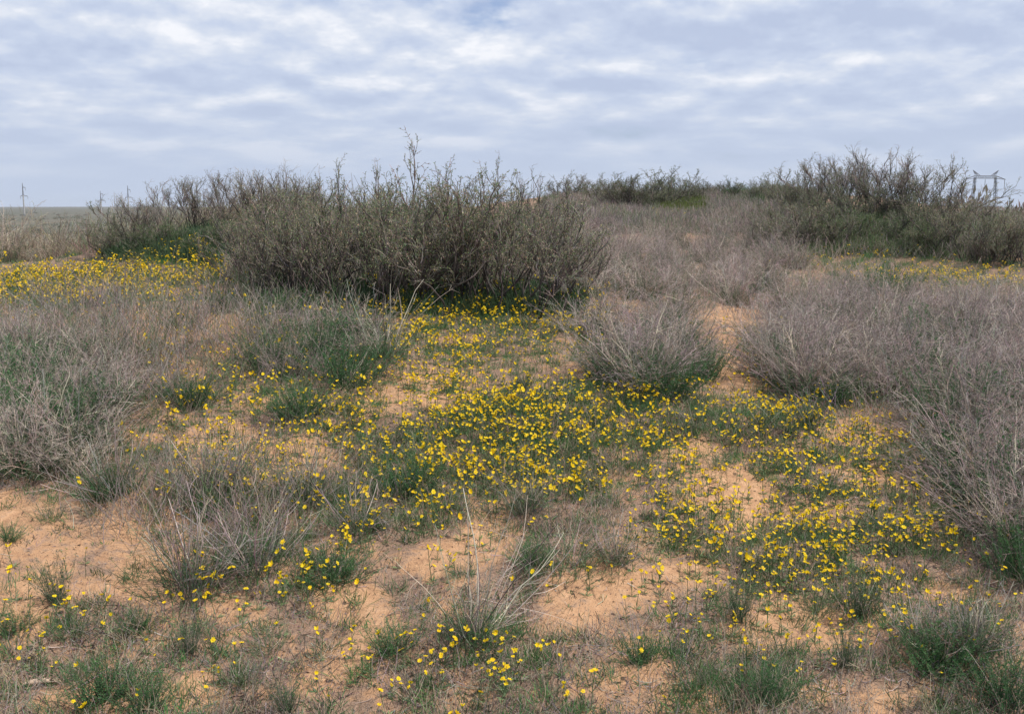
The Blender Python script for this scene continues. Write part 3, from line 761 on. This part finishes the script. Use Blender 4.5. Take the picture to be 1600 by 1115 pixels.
SH = [  # column, row of the foot, row of the top, kinds, label
 (440, 478, 305, (0, 2), CT), (480, 470, 300, (2, 0), CT), (570, 475, 292, (0,), CT), (610, 490, 300, (2,), CT), (655, 478, 280, (1,), CT),
 (705, 475, 250, (0,), 'tallest shrub of the central thicket, its top twig highest against the sky'), (750, 485, 282, (2,), CT), (795, 478, 288, (0,), CT), (835, 488, 305, (1,), CT),
 (872, 480, 330, (3,), 'dark bare stems leaning right at the right end of the central thicket'), 
 (500, 425, 272, (0,), CB), (455, 440, 290, (2,), CB), (495, 430, 305, (6,), CB), (605, 430, 300, (6,), CB), (720, 430, 298, (6,), CB), (800, 440, 300, (6,), CB), (860, 445, 300, (0,), CB), (395, 440, 315, (1,), CT), (430, 465, 310, (0,), CT), (505, 480, 305, (1,), CT), (635, 480, 295, (2,), CT), (680, 486, 290, (0,), CT), (725, 480, 285, (1,), CT), (530, 445, 288, (1,), CB), (565, 400, 285, (2,), CB), (620, 440, 285, (0,), CB), (725, 440, 280, (2,), CB), (415, 455, 315, (2,), CT), (600, 418, 278, (2,), CB), (690, 412, 270, (1,), CB), (790, 418, 272, (0,), CB), (835, 425, 275, (4,), CB),
 (465, 400, 285, (2,), CB), (680, 395, 285, (6,), CB), 
 (185, 398, 320, (5,), 'low olive shrub at the left end of the crest behind the flower bank'), (215, 392, 300, (3,), LT), (255, 385, 288, (4,), LT), (300, 372, 272, (3,), LT), (345, 366, 272, (4,), LT), (395, 362, 262, (3,), LT), (435, 360, 264, (4,), LT), (480, 362, 272, (3,), LT),
 (270, 392, 335, (7,), 'low green shrub among yellow flowers under the left crest'), (335, 392, 335, (7,), 'bushy green shrub under the left crest, right of the low one'), (225, 404, 352, (7,), 'greenest low shrub at the upper edge of the left flower bank'), (385, 395, 320, (7,), 'leafy olive shrub filling the gap left of the central thicket'),
 (1150, 312, 275, (7,), 'bushy green shrub at the left end of the right dune, beside the far sand patch'), (1185, 316, 280, (6,), RB), (1215, 322, 276, (5,), RB), (1250, 330, 272, (6,), RB), (1285, 338, 258, (3,), RB), (1320, 342, 236, (3,), 'tallest bare twiggy shrub on the right-hand dune skyline'), (1355, 342, 234, (4,), 'second tall bare shrub, just right of the tallest on the right dune'),
 (1395, 344, 252, (4,), RB), (1430, 346, 262, (3,), RB), (1465, 350, 268, (0,), RB), (1500, 356, 296, (4,), RB), (1540, 364, 318, (3,), RB), (1580, 370, 335, (4,), 'thin shrub right of the power pylon at the right edge'), (1620, 376, 340, (0,), RB),
 (1205, 388, 330, (5,), RF), (1240, 393, 312, (0,), RF), (1275, 393, 315, (6,), RF), (1310, 392, 330, (7,), RF), (1350, 385, 322, (7,), RF), (1395, 388, 330, (7,), RF), (1440, 398, 340, (7,), RF), (1430, 385, 315, (6,), RF), (1470, 398, 318, (2,), RF), (1510, 405, 325, (0,), RF), (1550, 410, 330, (5,), RF), (1590, 414, 335, (2,), RF), (1640, 418, 335, (0,), RF), (1290, 350, 285, (5,), RF), (1245, 350, 290, (6,), RF), (1360, 350, 275, (5,), RF), (1420, 352, 285, (5,), RF),
 (906, 306, 272, (4,), 'rounded brownish shrub standing alone at the left of the far ridge'), (880, 308, 284, (5,), FR), (935, 312, 286, (5,), FR), (962, 323, 290, (6,), FR), (990, 326, 284, (6,), FR), (1018, 328, 284, (5,), FR), (1045, 324, 286, (6,), FR), (1075, 318, 286, (5,), FR), (1100, 308, 289, (6,), FR), (1125, 305, 290, (4,), FR),
]
for i, (px, py, top, ks, lab) in enumerate(SH):
    x, y, z = gpos(px, py)
    h = (py - top) / FPX * y * (1.45 if lab == FR else 1.15 if lab in (RF, RB) else 1.02)
    wx = 1.0 if h > 0.7 else 1.35
    if px < 860 and 'thicket' in lab or 'leaning' in lab: wx = 0.95
    if lab == FR or px in (906,): wx = 1.5
    if lab in (RB, RF): wx = 1.15
    grp = {CT: 'tall shrubs of the central thicket', CB: 'back row of the central thicket', LT: 'bare twiggy shrubs on the left crest', RB: 'skyline shrubs of the right dune', RF: 'shrubs on the near face of the right dune', FR: 'shrubs on the far ridge'}.get(lab)
    tl = (0, 0.28) if 'leaning' in lab else (rng.uniform(-.06, .06), rng.uniform(-.06, .06))
    if grp: lab = where(px, top + 25, {CT: 'dark-stemmed leafy shrub', CB: 'back-row shrub', LT: 'bare twiggy shrub', RB: 'skyline shrub', RF: 'dense dark shrub', FR: 'low ridge shrub'}[lab])
    SK[ks[i % len(ks)]].put(lab, 'shrub', (x, y, z), rng.uniform(0, 6.28) if 'leaning' not in lab else 0.0, (h * wx, h * wx, h), grp, tl)

# ------------------------------------------------------------------ yellow flowers
FL = [(720, 478, 170, 12, 70), (740, 455, 150, 16, 90), (1250, 950, 260, 80, 60), (700, 450, 170, 22, 90), (620, 470, 80, 25, 40), (160, 422, 200, 16, 380), (120, 450, 160, 22, 260), (40, 440, 80, 25, 100), (430, 640, 130, 60, 70), (600, 690, 120, 70, 60), (800, 640, 150, 55, 420), (730, 715, 130, 45, 130), (860, 740, 85, 16, 70), (960, 640, 120, 55, 150), (760, 520, 165, 42, 230), (640, 515, 70, 40, 70), (860, 500, 95, 28, 70), (680, 578, 80, 28, 70), (690, 560, 60, 40, 50),
 (130, 440, 190, 30, 330), (300, 408, 100, 20, 80), (60, 415, 90, 12, 60), (330, 385, 110, 20, 110), (270, 430, 90, 30, 60), (230, 360, 80, 14, 18),
 (1200, 640, 110, 32, 110), (1300, 690, 150, 60, 120), (1200, 800, 190, 75, 130), (1380, 780, 170, 90, 90), (1270, 850, 170, 60, 110), (1410, 830, 90, 10, 25), (1370, 660, 100, 35, 50), (1190, 560, 50, 45, 35), (1060, 780, 80, 50, 50),
 (520, 640, 120, 60, 90), (400, 720, 150, 65, 110), (330, 650, 80, 50, 50), (290, 560, 70, 50, 45), (430, 550, 80, 60, 60), (620, 790, 120, 40, 60), (700, 1020, 160, 40, 20), (715, 992, 100, 12, 7), (500, 880, 70, 45, 24), (350, 920, 90, 30, 16),
 (80, 940, 90, 60, 20), (800, 950, 850, 170, 75), (1490, 428, 120, 12, 230), (1590, 432, 60, 10, 70), (1360, 372, 90, 20, 160), (1350, 400, 150, 22, 60), (1300, 690, 220, 90, 60), (1050, 700, 60, 120, 60), (1500, 470, 120, 14, 50), (1060, 330, 32, 8, 160), (950, 325, 45, 5, 14), (740, 468, 150, 26, 60), (470, 470, 90, 25, 40), (910, 450, 50, 15, 14)]
fp = []
for cx, cy, rx, ry, n in FL:
    n = int(n * 1.75); a = rng.normal(size=(n, 2)) * 0.68
    cl_ = rng.normal(size=(max(2, n // 7), 2)) * 0.5; j = rng.integers(0, len(cl_), n); m = rng.random(n) < 0.38
    a[m] = cl_[j[m]] + rng.normal(size=(m.sum(), 2)) * 0.09
    fp.append(np.stack([cx + a[:, 0] * rx, cy + a[:, 1] * ry], 1))
fp = np.concatenate(fp); x, y, ok = cast(fp[:, 0], fp[:, 1], False)
lift = 0.09 * FPX / np.where(ok, y, 10); x, y, ok = cast(fp[:, 0], fp[:, 1] + lift, False)
ok &= (y < 40) & ~((np.abs(x) > 12)); fx, fy = x[ok], y[ok]; fz = ground(fx, fy)
ppx, ppy = project(fx, fy, fz)
o_ = np.argsort(fy); inv = (ppx > 5) & (ppx < 1595) & (ppy < 1140)
near_idx = [i for i in o_ if inv[i]][:250]; nearset = set(near_idx)
fk = []
heads = [head_mb(np.random.default_rng(700 + i)).mesh('flower_head', M_PETAL) for i in range(14)]
for i in range(9):
    st, tips = flower_plant(800 + i, [1, 1, 2, 1, 3, 2, 1, 2, 1][i]); fk.append((st.mesh('flower_stem', M_LEAF), tips, st))
def zone(px, py):
    v = 'along the bottom edge' if py > 1030 else ('in the lower foreground' if py > 930 else 'in the near foreground')
    h = ['at the far left', 'left of the twiggy clump', 'left of the middle', 'around the pale-stemmed tuft', 'right of the pale-stemmed tuft', 'right of the middle', 'towards the right corner', 'at the far right'][int(min(7, max(0, px // 200)))]
    return 'small yellow wildflower on a thin stalk ' + v + ' ' + h, 'yellow flowers ' + v + ' ' + h
for i in near_idx:
    me, tips, _ = fk[int(rng.integers(0, 9))]; lab, grp = where(float(ppx[i]), float(ppy[i]) - 30, 'small yellow flower'), zone(ppx[i], ppy[i])[1]; s = rng.uniform(0.85, 1.2)
    t = thing('yellow_flower', lab, 'flower', (fx[i], fy[i], fz[i]), rng.uniform(0, 6.28), s, grp)
    link('stem', me, t)
    for tp in tips:
        h = link('flower_head', heads[int(rng.integers(0, 14))], t); h.location = tuple(tp); h.rotation_euler = (rng.normal() * .45, rng.normal() * .45, rng.uniform(0, 6.28))
def rotz(a): c, s = math.cos(a), math.sin(a); return np.array([[c, -s, 0], [s, c, 0], [0, 0, 1.0]])
hmb = [head_mb(np.random.default_rng(700 + i)) for i in range(12)]
rest = MB()
for i in range(len(fx)):
    if i in nearset: continue
    M = np.eye(4); s = rng.uniform(0.65, 1.25) * (1 + 0.012 * fy[i]); M[:3, :3] = rotz(rng.uniform(0, 6.28)) * s; M[:3, 3] = (fx[i], fy[i], fz[i])
    me, tips, stmb = fk[int(rng.integers(0, 9))]; rest.merge(stmb, M)
    for tp in tips:
        a, b = rng.normal(size=2) * .5; R = np.array([[1, 0, b], [0, 1, a], [-b, -a, 1]])
        M2 = np.eye(4); M2[:3, :3] = R * s; M2[:3, 3] = M[:3, :3] @ tp + M[:3, 3]; rest.merge(hmb[int(rng.integers(0, 12))], M2)
o = link('yellow_flowers', rest.mesh('yellow_flowers', M_PETAL)); o['kind'] = 'stuff'; o['label'] = 'yellow wildflowers carpeting the slopes farther off'; o['category'] = 'flowers'

# ------------------------------------------------------------------ what nobody could count: ground cover, dry grass, litter, far scrub
def pixels(n, fn, y0=300, y1=1200, x0=-250, x1=1850):
    px = rng.uniform(x0, x1, n); py = rng.uniform(y0, y1, n); keep = rng.random(n) < fn(px, py); px, py = px[keep], py[keep]
    x, y, ok = cast(px, py, False); ok &= (y < 60); return px[ok], py[ok], x[ok], y[ok], ground(x[ok], y[ok])
def clumps(mb, x, y, z, per, tall, foot, spread, cols, width, rng, tube=False, r0=0.0009):
    n = len(x); c0 = np.stack([x, y, z - 0.004], 1); tl = np.repeat(tall if np.ndim(tall) else np.full(n, tall), per)
    b = np.repeat(c0, per, 0); d = fan(n * per, 0.05, spread, rng); b = b + np.concatenate([rng.normal(size=(n * per, 2)) * foot, np.zeros((n * per, 1))], 1) * (1 if np.ndim(foot) == 0 else 1)
    col = np.repeat(cols, per, 0) * rng.uniform(0.8, 1.2, (n * per, 1))
    L = tl * rng.uniform(0.5, 1.2, n * per)
    if tube:
        P = grow(b, d, L, 4, 0.16, 0, rng); tubes(mb, P, np.linspace(1, 0.6, 4)[None] * (r0 * (1 + 0.05 * b[:, 1:2])), col, 3)
    else:
        leaves(mb, b, d, L, width * rng.uniform(.7, 1.3, n * per), col, rng)
gc = MB()
px, py, x, y, z = pixels(52000, lambda a, b: (1 - .5 * (b > 850)) * np.clip(cover_density(a, b) * 0.75 + 0.35 * ell(GREEN, a, b) - 0.12, 0.06, 1))
gl = ell(GREEN, px, py)
cols = jitc(np.array(GRNG) * 0.95, len(x), rng, 0.22); m = rng.random(len(x)) < 0.4; cols[m] = jitc(GRNB, m.sum(), rng, 0.2)
und = np.minimum(ell([(700, 455, 220, 45, 1), (320, 390, 150, 30, 1.2), (1400, 385, 250, 60, 1.6)], px, py), 1)
clumps(gc, x, y, z, 7, np.clip(0.018 + 0.026 * rng.random(len(x)) ** 2 + 0.03 * np.minimum(gl, 1) + .07 * und, .02, .16), 0.018, 1.1, cols, 0.0032, rng)
# feathery sprigs
sel = rng.random(len(x)) < 0.16 + .2 * und; clumps(gc, x[sel], y[sel], z[sel], 34, 0.045 + 0.05 * rng.random(sel.sum()) + .07 * und[sel], 0.028, 1.1, cols[sel], 0.0026, rng)
for cnt, box, t0, t1, colr in ((800, (410, 900, 448, 496), .08, .22, (.075, .125, .058)), (600, (175, 400, 366, 410), .08, .22, (.085, .135, .07)), (600, (1285, 1470, 345, 402), .12, .3, (.12, .165, .07)), (700, (1030, 1100, 318, 336), .2, .4, (.16, .20, .05)), (350, (1130, 1250, 300, 325), .2, .4, (.09, .16, .06))):
    px = rng.uniform(box[0], box[1], cnt); py = rng.uniform(box[2], box[3], cnt); x, y, ok = cast(px, py, False); ok &= y < 60; x, y = x[ok], y[ok]
    clumps(gc, x, y, ground(x, y), 34, t0 + (t1 - t0) * rng.random(len(x)), 0.06, 0.9, jitc(colr, len(x), rng, .25), 0.0065, rng)
o = link('ground_cover', gc.mesh('ground_cover', M_LEAF)); o['kind'] = 'stuff'; o['label'] = 'low green herbs and grass blades growing on the sand'; o['category'] = 'herbs'
dg = MB(); DG2 = MB()
px, py, x, y, z = pixels(17000, lambda a, b: (1 - .35 * (b > 850)) * np.clip(cover_density(a, b) * 0.9, 0.03, 1))
cols = jitc(DEAD2, len(x), rng, 0.25); m = rng.random(len(x)) < 0.35; cols[m] = jitc((.42, .34, .25), m.sum(), rng, 0.2)
clumps(dg, x, y, z, 9, 0.05 + 0.09 * rng.random(len(x)) ** 2, 0.025, 1.1, cols, 0, rng, True, 0.0008)
# tall dead grass of the slopes
def slope(a, b):
    q = ell([(1050, 325, 230, 40, 1.6), (1400, 350, 260, 40, .7), (1060, 400, 190, 75, 1), (1000, 360, 130, 40, .8), (1150, 340, 120, 30, .9), (1350, 470, 260, 35, .8), (1450, 560, 240, 90, .7), (90, 560, 170, 80, .8), (250, 500, 200, 50, .35), (360, 800, 170, 60, .3), (430, 520, 120, 70, .5), (1180, 310, 80, 14, .6), (960, 335, 60, 14, .6), (100, 480, 150, 20, .5), (1450, 620, 100, 50, .4), (330, 560, 150, 60, .35)], a, b)
    return np.clip(q, 0, 1)
px, py, x, y, z = pixels(15000, slope, 292, 1100)
cols = jitc((0.34, 0.285, 0.255), len(x), rng, 0.25); m = rng.random(len(x)) < 0.3; cols[m] = jitc(GRNG, m.sum(), rng, 0.2)
clumps(dg, x, y, z, 13, 0.17 + 0.22 * rng.random(len(x)), 0.08, 0.95, cols, 0, rng, True, 0.0010)
o = link('dry_grass', dg.mesh('dry_grass', M_DRY)); o['kind'] = 'stuff'; o['label'] = 'fine grey dead grass covering slopes and sand'; o['category'] = 'dry grass'
for cnt, box in ((1500, (380, 900, 395, 455)), (9000, (850, 1270, 291, 365)), (1500, (1230, 1700, 340, 405)), (1500, (1100, 1180, 300, 330))):
    px = rng.uniform(box[0], box[1], cnt); py = rng.uniform(box[2], box[3], cnt); x, y, ok = cast(px, py, False); ok &= y < 60
    ok &= ~(((px - 1150) / 30) ** 2 + ((py - 302) / 8) ** 2 < 1); x, y = x[ok], y[ok]; z = ground(x, y)
    cols = jitc((0.30, 0.25, 0.225), len(x), rng, 0.25); m = rng.random(len(x)) < (0.25 if box[0] != 1230 else .5); cols[m] = jitc((.12, .17, .08), m.sum(), rng, 0.25)
    clumps(DG2, x, y, z, 12, 0.14 + 0.2 * rng.random(len(x)), 0.10, 1.0, cols, 0, rng, True, 0.0016)
yy = rng.uniform(11.5, 42, 5200); xx = rng.uniform(-.64, -.12, 5200) * yy; ok = fbm(xx / 2.5, yy / 3.5, 8, 2) > .42; xx, yy = xx[ok], yy[ok]
clumps(DG2, xx, yy, ground(xx, yy), 13, 0.3 + 0.35 * rng.random(len(xx)), 0.12, 0.95, jitc((0.27, 0.235, 0.165), len(xx), rng, 0.3), 0, rng, True, 0.0018)
o = link('dry_grass', DG2.mesh('dry_grass', M_DRY)); o['kind'] = 'stuff'; o['label'] = 'dead grass and low herbs cloaking the far dune slopes'; o['category'] = 'dry grass'
# fallen twigs
lt = MB()
px, py, x, y, z = pixels(22000, lambda a, b: np.clip(cover_density(a, b) * .6 + .5 * ell([(780, 1030, 110, 45, 1), (120, 1040, 150, 40, .9), (60, 700, 150, 60, .6), (450, 700, 150, 80, .5), (1300, 1080, 160, 40, .8), (1500, 950, 120, 80, .7), (1310, 770, 70, 30, .8)], a, b), 0.05, 1), 420, 1180)
n = len(x); a = rng.random(n) * 6.28; L = rng.uniform(0.015, 0.075, n); m = rng.random(n) < 0.04; L[m] *= 2.6
k = np.linspace(-.5, .5, 4)
P = np.stack([x, y, z], 1)[:, None] + (np.stack([np.cos(a), np.sin(a), 0 * a], 1) * L[:, None])[:, None] * k[None, :, None]
P[:, :, :2] += rng.normal(size=(n, 4, 2)) * 0.003
P[:, :, 2] = ground(P[:, :, 0], P[:, :, 1]) + 0.003 + 0.01 * rng.random((n, 1)) * (np.abs(k) > .3)
cols = jitc(GREYW, n, rng, 0.3); m = rng.random(n) < 0.45; cols[m] = jitc((0.08, 0.06, 0.05), m.sum(), rng, .3)
tubes(lt, P, np.linspace(1.1, .7, 4)[None] * rng.uniform(0.0007, 0.0018, (n, 1)), cols, 3)
px, py, x, y, z = pixels(60000, lambda a, b: np.clip(cover_density(a, b) * .9, 0.1, 1), 450, 1180); n = len(x)
d = norm(np.concatenate([rng.normal(size=(n, 2)), rng.uniform(-.1, .35, (n, 1))], 1)); cols = jitc((0.16, 0.12, 0.10), n, rng, .35)
leaves(lt, np.stack([x, y, z + 0.003], 1), d, rng.uniform(0.006, 0.02, n), rng.uniform(.003, .007, n), cols, rng)
o = link('twig_litter', lt.mesh('twig_litter', M_DRY)); o['kind'] = 'stuff'; o['label'] = 'fallen twigs and dead leaf crumbs on the sand'; o['category'] = 'litter'
# scrub of the plain
sc = MB(); n = 5200
yy = 26 * (700 / 26) ** (rng.random(n) ** 1.15); side = np.where(rng.random(n) < .8, -1, 1); xx = np.where(side < 0, rng.uniform(-0.75, -0.05, n), rng.uniform(.42, .75, n)) * yy
keep = (side > 0) | (xx < -4 - 0.1 * yy); keep &= rng.random(n) < 0.25 + 0.9 * (fbm(xx / 9, yy / 22, 3, 2) > .45); xx, yy = xx[keep], yy[keep]; n = len(xx)
zz = ground(xx, yy, False); per = 34; S = rng.uniform(.35, .8, n); S = S * (1 + yy / 500)
b = np.repeat(np.stack([xx, yy, zz], 1), per, 0); ss = np.repeat(S, per); dd = fan(n * per, 0, 1.3, rng, .6)
off = dd * (ss * rng.uniform(.1, .9, n * per))[:, None]; off[:, 2] *= .75
cb = jitc((0.10, 0.105, 0.07), n, rng, .25); m = rng.random(n) < .45; cb[m] = jitc((0.20, .165, .135), m.sum(), rng, .2)
leaves(sc, b + off, dd + rng.normal(size=dd.shape) * .4, ss * .35, ss * .09, np.repeat(cb, per, 0) * rng.uniform(.8, 1.2, (n * per, 1)), rng)
o = link('scrub', sc.mesh('scrub', M_LEAF)); o['kind'] = 'stuff'; o['label'] = 'dark low scrub dotting the far plain'; o['category'] = 'scrub'

# ------------------------------------------------------------------ power line
def bar(mb, a, b, r, col, sides=4): tubes(mb, np.array([[a, b]], float), r, np.array(col), sides)
STEEL = (0.16, 0.16, 0.18); CONC = (0.40, 0.39, 0.38)
def at(px, py, d): dx, dz = ray(px, py); return float(dx * d), d, float(EYE + dz * d)
D = 330.0
bx, by, _ = at(1536, 330, D); bz = float(ground(bx, by, False)); mpp = D / FPX
top = at(1536, 266, D)[2]; arm = at(1536, 277, D)[2]; half = 17.0 * mpp
py_ = thing('power_pylon', 'portal power pylon with two legs and twin horns on the right skyline', 'pylon', (bx, by, bz), math.radians(8))
ha = arm - bz; ht = top - bz
for s in (-1, 1):
    mb = MB(); w0, w1 = 0.55, 0.24; foot = s * (half + 0.9); hd = s * half
    cs = [(-1, -1), (1, -1), (1, 1), (-1, 1)]
    for (a, b) in cs: bar(mb, (foot + a * w0, b * w0, -1), (hd + a * w1, b * w1, ha), 0.09, STEEL)
    nb_ = 12
    for k in range(nb_):
        t0, t1 = k / nb_, (k + 1) / nb_
        for (a, b), (c_, d_) in zip(cs, cs[1:] + cs[:1]):
            wa, wb = w0 + (w1 - w0) * t0, w0 + (w1 - w0) * t1; xa, xb = foot + (hd - foot) * t0, foot + (hd - foot) * t1
            bar(mb, (xa + a * wa, b * wa, ha * t0), (xb + c_ * wb, d_ * wb, ha * t1), 0.04, STEEL)
    link('leg', mb.mesh('leg', M_METAL), py_)
    mb = MB()
    tipx = hd - s * -1.0 * 6 * mpp * 0.15
    tip = (s * (half + 4.2 * mpp), 0, ht)
    for q in (-.45, .45):
        bar(mb, (hd - s * .3, q, ha + .6), tip, 0.08, STEEL); bar(mb, (hd - s * 6.5 * mpp, q, ha + .6), tip, 0.08, STEEL)
    for t in (.25, .5, .72):
        bar(mb, (hd + (tip[0] - hd) * t, 0, ha + .6 + (ht - ha - .6) * t), (hd - s * 6.5 * mpp * (1 - t) + (tip[0] - hd) * t, 0, ha + .6 + (ht - ha - .6) * t), 0.07, STEEL)
    link('horn', mb.mesh('horn', M_METAL), py_)
mb = MB(); e = 34.0 * mpp
for q in (-.45, .45):
    bar(mb, (-half, q, ha + .45), (half, q, ha + .45), .08, STEEL); bar(mb, (-half, q, ha - .35), (half, q, ha - .35), .08, STEEL)
    for s in (-1, 1): bar(mb, (s * half, q, ha + .45), (s * e, 0, ha - .7), .08, STEEL); bar(mb, (s * half, q, ha - .35), (s * e, 0, ha - .7), .07, STEEL)
    X = np.linspace(-half, half, 13)
    for i in range(12): bar(mb, (X[i], q, ha + (.45 if i % 2 else -.35)), (X[i + 1], q, ha + (-.35 if i % 2 else .45)), .06, STEEL)
link('crossarm', mb.mesh('crossarm', M_METAL), py_)
ends = []
for s in (-1, 0, 1):
    mb = MB(); xi = s * (e - .3); L = 3.1; zt = ha - .6
    prof = np.linspace(0, L, 26); P = np.zeros((1, 26, 3)); P[0, :, 0] = xi; P[0, :, 2] = zt - prof
    tubes(mb, P, np.where(np.arange(26) % 2, 0.11, 0.04)[None], np.array((.13, .11, .11)), 6)
    link('insulator_string', mb.mesh('insulator', M_METAL), py_); ends.append((xi, 0, zt - L))
R8 = rotz(math.radians(8))
for k, (a) in enumerate(ends):
    w = R8 @ np.array(a) + np.array([bx, by, bz]); far_ = w + R8 @ np.array([190.0, -150.0, 0]) + np.array([0, 0, -1.0])
    far2 = w + R8 @ np.array([-190.0, 300.0, 0]) + np.array([0, 0, -3.0])
    for q, tgt in enumerate((far_, far2)):
        t = np.linspace(0, 1, 24)[:, None]; P = w + (tgt - w) * t; P[:, 2] -= 4 * 5.0 * (t * (1 - t))[:, 0]
        mb = MB(); tubes(mb, P[None], 0.028, np.array((.2, .2, .21)), 3)
        ob = link('power_line', mb.mesh('power_line', M_METAL)); ob['category'] = 'cable'
        ob['label'] = ('thin overhead cable from the ' + ['left arm', 'middle', 'right arm'][k] + ' of the pylon towards ' + ('the right edge' if q == 0 else 'the plain behind the shrubs'))
POLES = [(38, 331, 286, 'nearest single-mast power pole standing on the plain at the far left', 1.0), (158, 323, 298, 'small faint power pole between two others on the left horizon', .8), (201, 323, 290, 'power pole behind the bare twigs of the left crest', 1.0)]
for px, py, tp, lab, wd in POLES:
    Hh = 17.0; d = Hh / ((py - tp) / FPX); d = min(d, 640)
    x, y, _ = at(px, py, d); z = float(ground(x, y, False)); zt = at(px, tp, d)[2]; h = zt - z; m1 = d / FPX
    o = thing('power_pole', lab, 'power pole', (x, y, z), 0.35)
    mb = MB(); t = np.linspace(0, 1, 8); P = np.zeros((1, 8, 3)); P[0, :, 2] = -1 + t * (h * .62 + 1); tubes(mb, P, (0.48 - .14 * t)[None] * wd, np.array(CONC), 10); link('mast', mb.mesh('mast', M_CONC), o)
    mb = MB(); P = np.zeros((1, 6, 3)); P[0, :, 2] = h * .62 + np.linspace(0, 1, 6) * h * .38; tubes(mb, P, (np.linspace(.36, .14, 6))[None] * wd, np.array((.12, .12, .14)), 8); link('mast_head', mb.mesh('mast_head', M_METAL), o)
    for hh, s in ((.86, 1), (.60, -1), (.60, 1)):
        mb = MB(); ex = s * (8.5 if hh < .7 and s > 0 else 5.0) * m1 * .75
        bar(mb, (0, 0, h * hh), (ex, 0, h * hh), .11, STEEL); bar(mb, (0, 0, h * (hh + .035)), (ex, 0, h * hh), .09, STEEL); ca = link('crossarm', mb.mesh('crossarm', M_METAL), o)
        mb = MB(); P = np.zeros((1, 12, 3)); P[0, :, 0] = ex; P[0, :, 2] = h * hh - np.linspace(0, 1.6, 12); tubes(mb, P, np.where(np.arange(12) % 2, .13, .05)[None], np.array((.13, .12, .12)), 5); link('insulator_string', mb.mesh('insulator', M_METAL), ca)
    if px == 38:
        mb = MB(); q = 1.5; mb.add([(-q - 1.1, -q, -.5), (q - .8, -q, -.5), (q - .8, q, -.5), (-q - 1.1, q, -.5), (-q - .8, -q * .8, .55), (q - 1.1, -q * .8, .55), (q - 1.1, q * .8, .55), (-q - .8, q * .8, .55)], [(0, 1, 5, 4), (1, 2, 6, 5), (2, 3, 7, 6), (3, 0, 4, 7), (4, 5, 6, 7)], (.05, .05, .045)); link('footing', mb.mesh('footing', M_CONC), o)
# a weathered piece of dead wood in the lower left corner
x, y, z = gpos(35, 1062)
mb = MB(); P = grow(np.array([[0, 0, .01]]), np.array([[1, .25, .12]]), [.13], 8, .08, -.02, rng); tubes(mb, P, np.array([[.004, .009, .011, .010, .009, .007, .005, .002]]), np.array((.40, .30, .22)), 7)
s, d, pi, t = spawn(P, 4, .2, .9, .7, rng); P1 = grow(s, d, [.05, .04, .06, .03], 4, .1, 0, rng); P1[:, :, 2] = np.maximum(P1[:, :, 2], .004); tubes(mb, P1, np.linspace(.004, .0015, 4)[None], np.array((.36, .27, .2)), 5)
o = link('dead_branch', mb.mesh('dead_branch', M_DRY)); o.location = (x, y, z); o['label'] = 'short pale piece of dead wood lying in the lower left corner'; o['category'] = 'branch'
# ------------------------------------------------------------------ ground sheet
def build_ground():
    ys = np.concatenate([np.linspace(-60, 1.4, 60), np.geomspace(1.5, 60, 560), np.geomspace(62, 9000, 110)])
    t = np.linspace(-1, 1, 520); s = 0.42 * t + 0.58 * t ** 3
    w = 1.6 * np.sqrt(ys ** 2 + 16)
    X = s[None] * w[:, None]; Yy = np.repeat(ys[:, None], len(s), 1)
    Z = ground(X, Yy)
    px, py = project(X, np.maximum(Yy, 0.5), Z)
    lit = np.clip(cover_density(px, py), 0, 1)
    r = np.sqrt(X ** 2 + Yy ** 2)
    scr = np.clip(np.maximum(sstep(38, 70, r), sstep(12, 20, -X + Yy * 0.25 - 3) * sstep(12, 16, Yy)), 0, 1)
    nr, ncol = X.shape; idx = np.arange(nr * ncol).reshape(nr, ncol)
    F = np.stack([idx[:-1, :-1], idx[:-1, 1:], idx[1:, 1:], idx[1:, :-1]], -1).reshape(-1, 4)
    mb = MB(); mb.add(np.stack([X, Yy, Z], -1).reshape(-1, 3), F, np.stack([lit, scr, 0 * lit], -1).reshape(-1, 3))
    g = link('ground', mb.mesh('ground', gm, True)); g['kind'] = 'structure'
build_ground()

# ------------------------------------------------------------------ the air over the plain
hm = bpy.data.materials.new('haze'); hm.use_nodes = True; nt = hm.node_tree; nt.nodes.clear()
o = N(nt, 'ShaderNodeOutputMaterial'); pv = N(nt, 'ShaderNodeVolumePrincipled'); pv.inputs['Color'].default_value = (0.80, 0.88, 1.0, 1)
pv.inputs['Density'].default_value = 0.00013; nt.links.new(pv.outputs[0], o.inputs['Volume'])
mb = MB(); A, B = 9400.0, 9400.0; z0, z1 = -16.0, 40.0
V = [(sx * A * 1.75, (-200 if sy < 0 else B), zz) for zz in (z0, z1) for sx, sy in ((-1, -1), (1, -1), (1, 1), (-1, 1))]
mb.add(V, [(0, 3, 2, 1), (4, 5, 6, 7), (0, 1, 5, 4), (1, 2, 6, 5), (2, 3, 7, 6), (3, 0, 4, 7)], (1, 1, 1))
h = link('haze', mb.mesh('haze', hm)); h['kind'] = 'stuff'

from collections import defaultdict
same = defaultdict(list)
for ob in C.objects:
    if ob.parent is None and ob.get('label') and not ob.get('kind'): same[ob['label']].append(ob)
for lab, L in same.items():
    if len(L) > 1:
        for ob in L: ob['group'] = lab
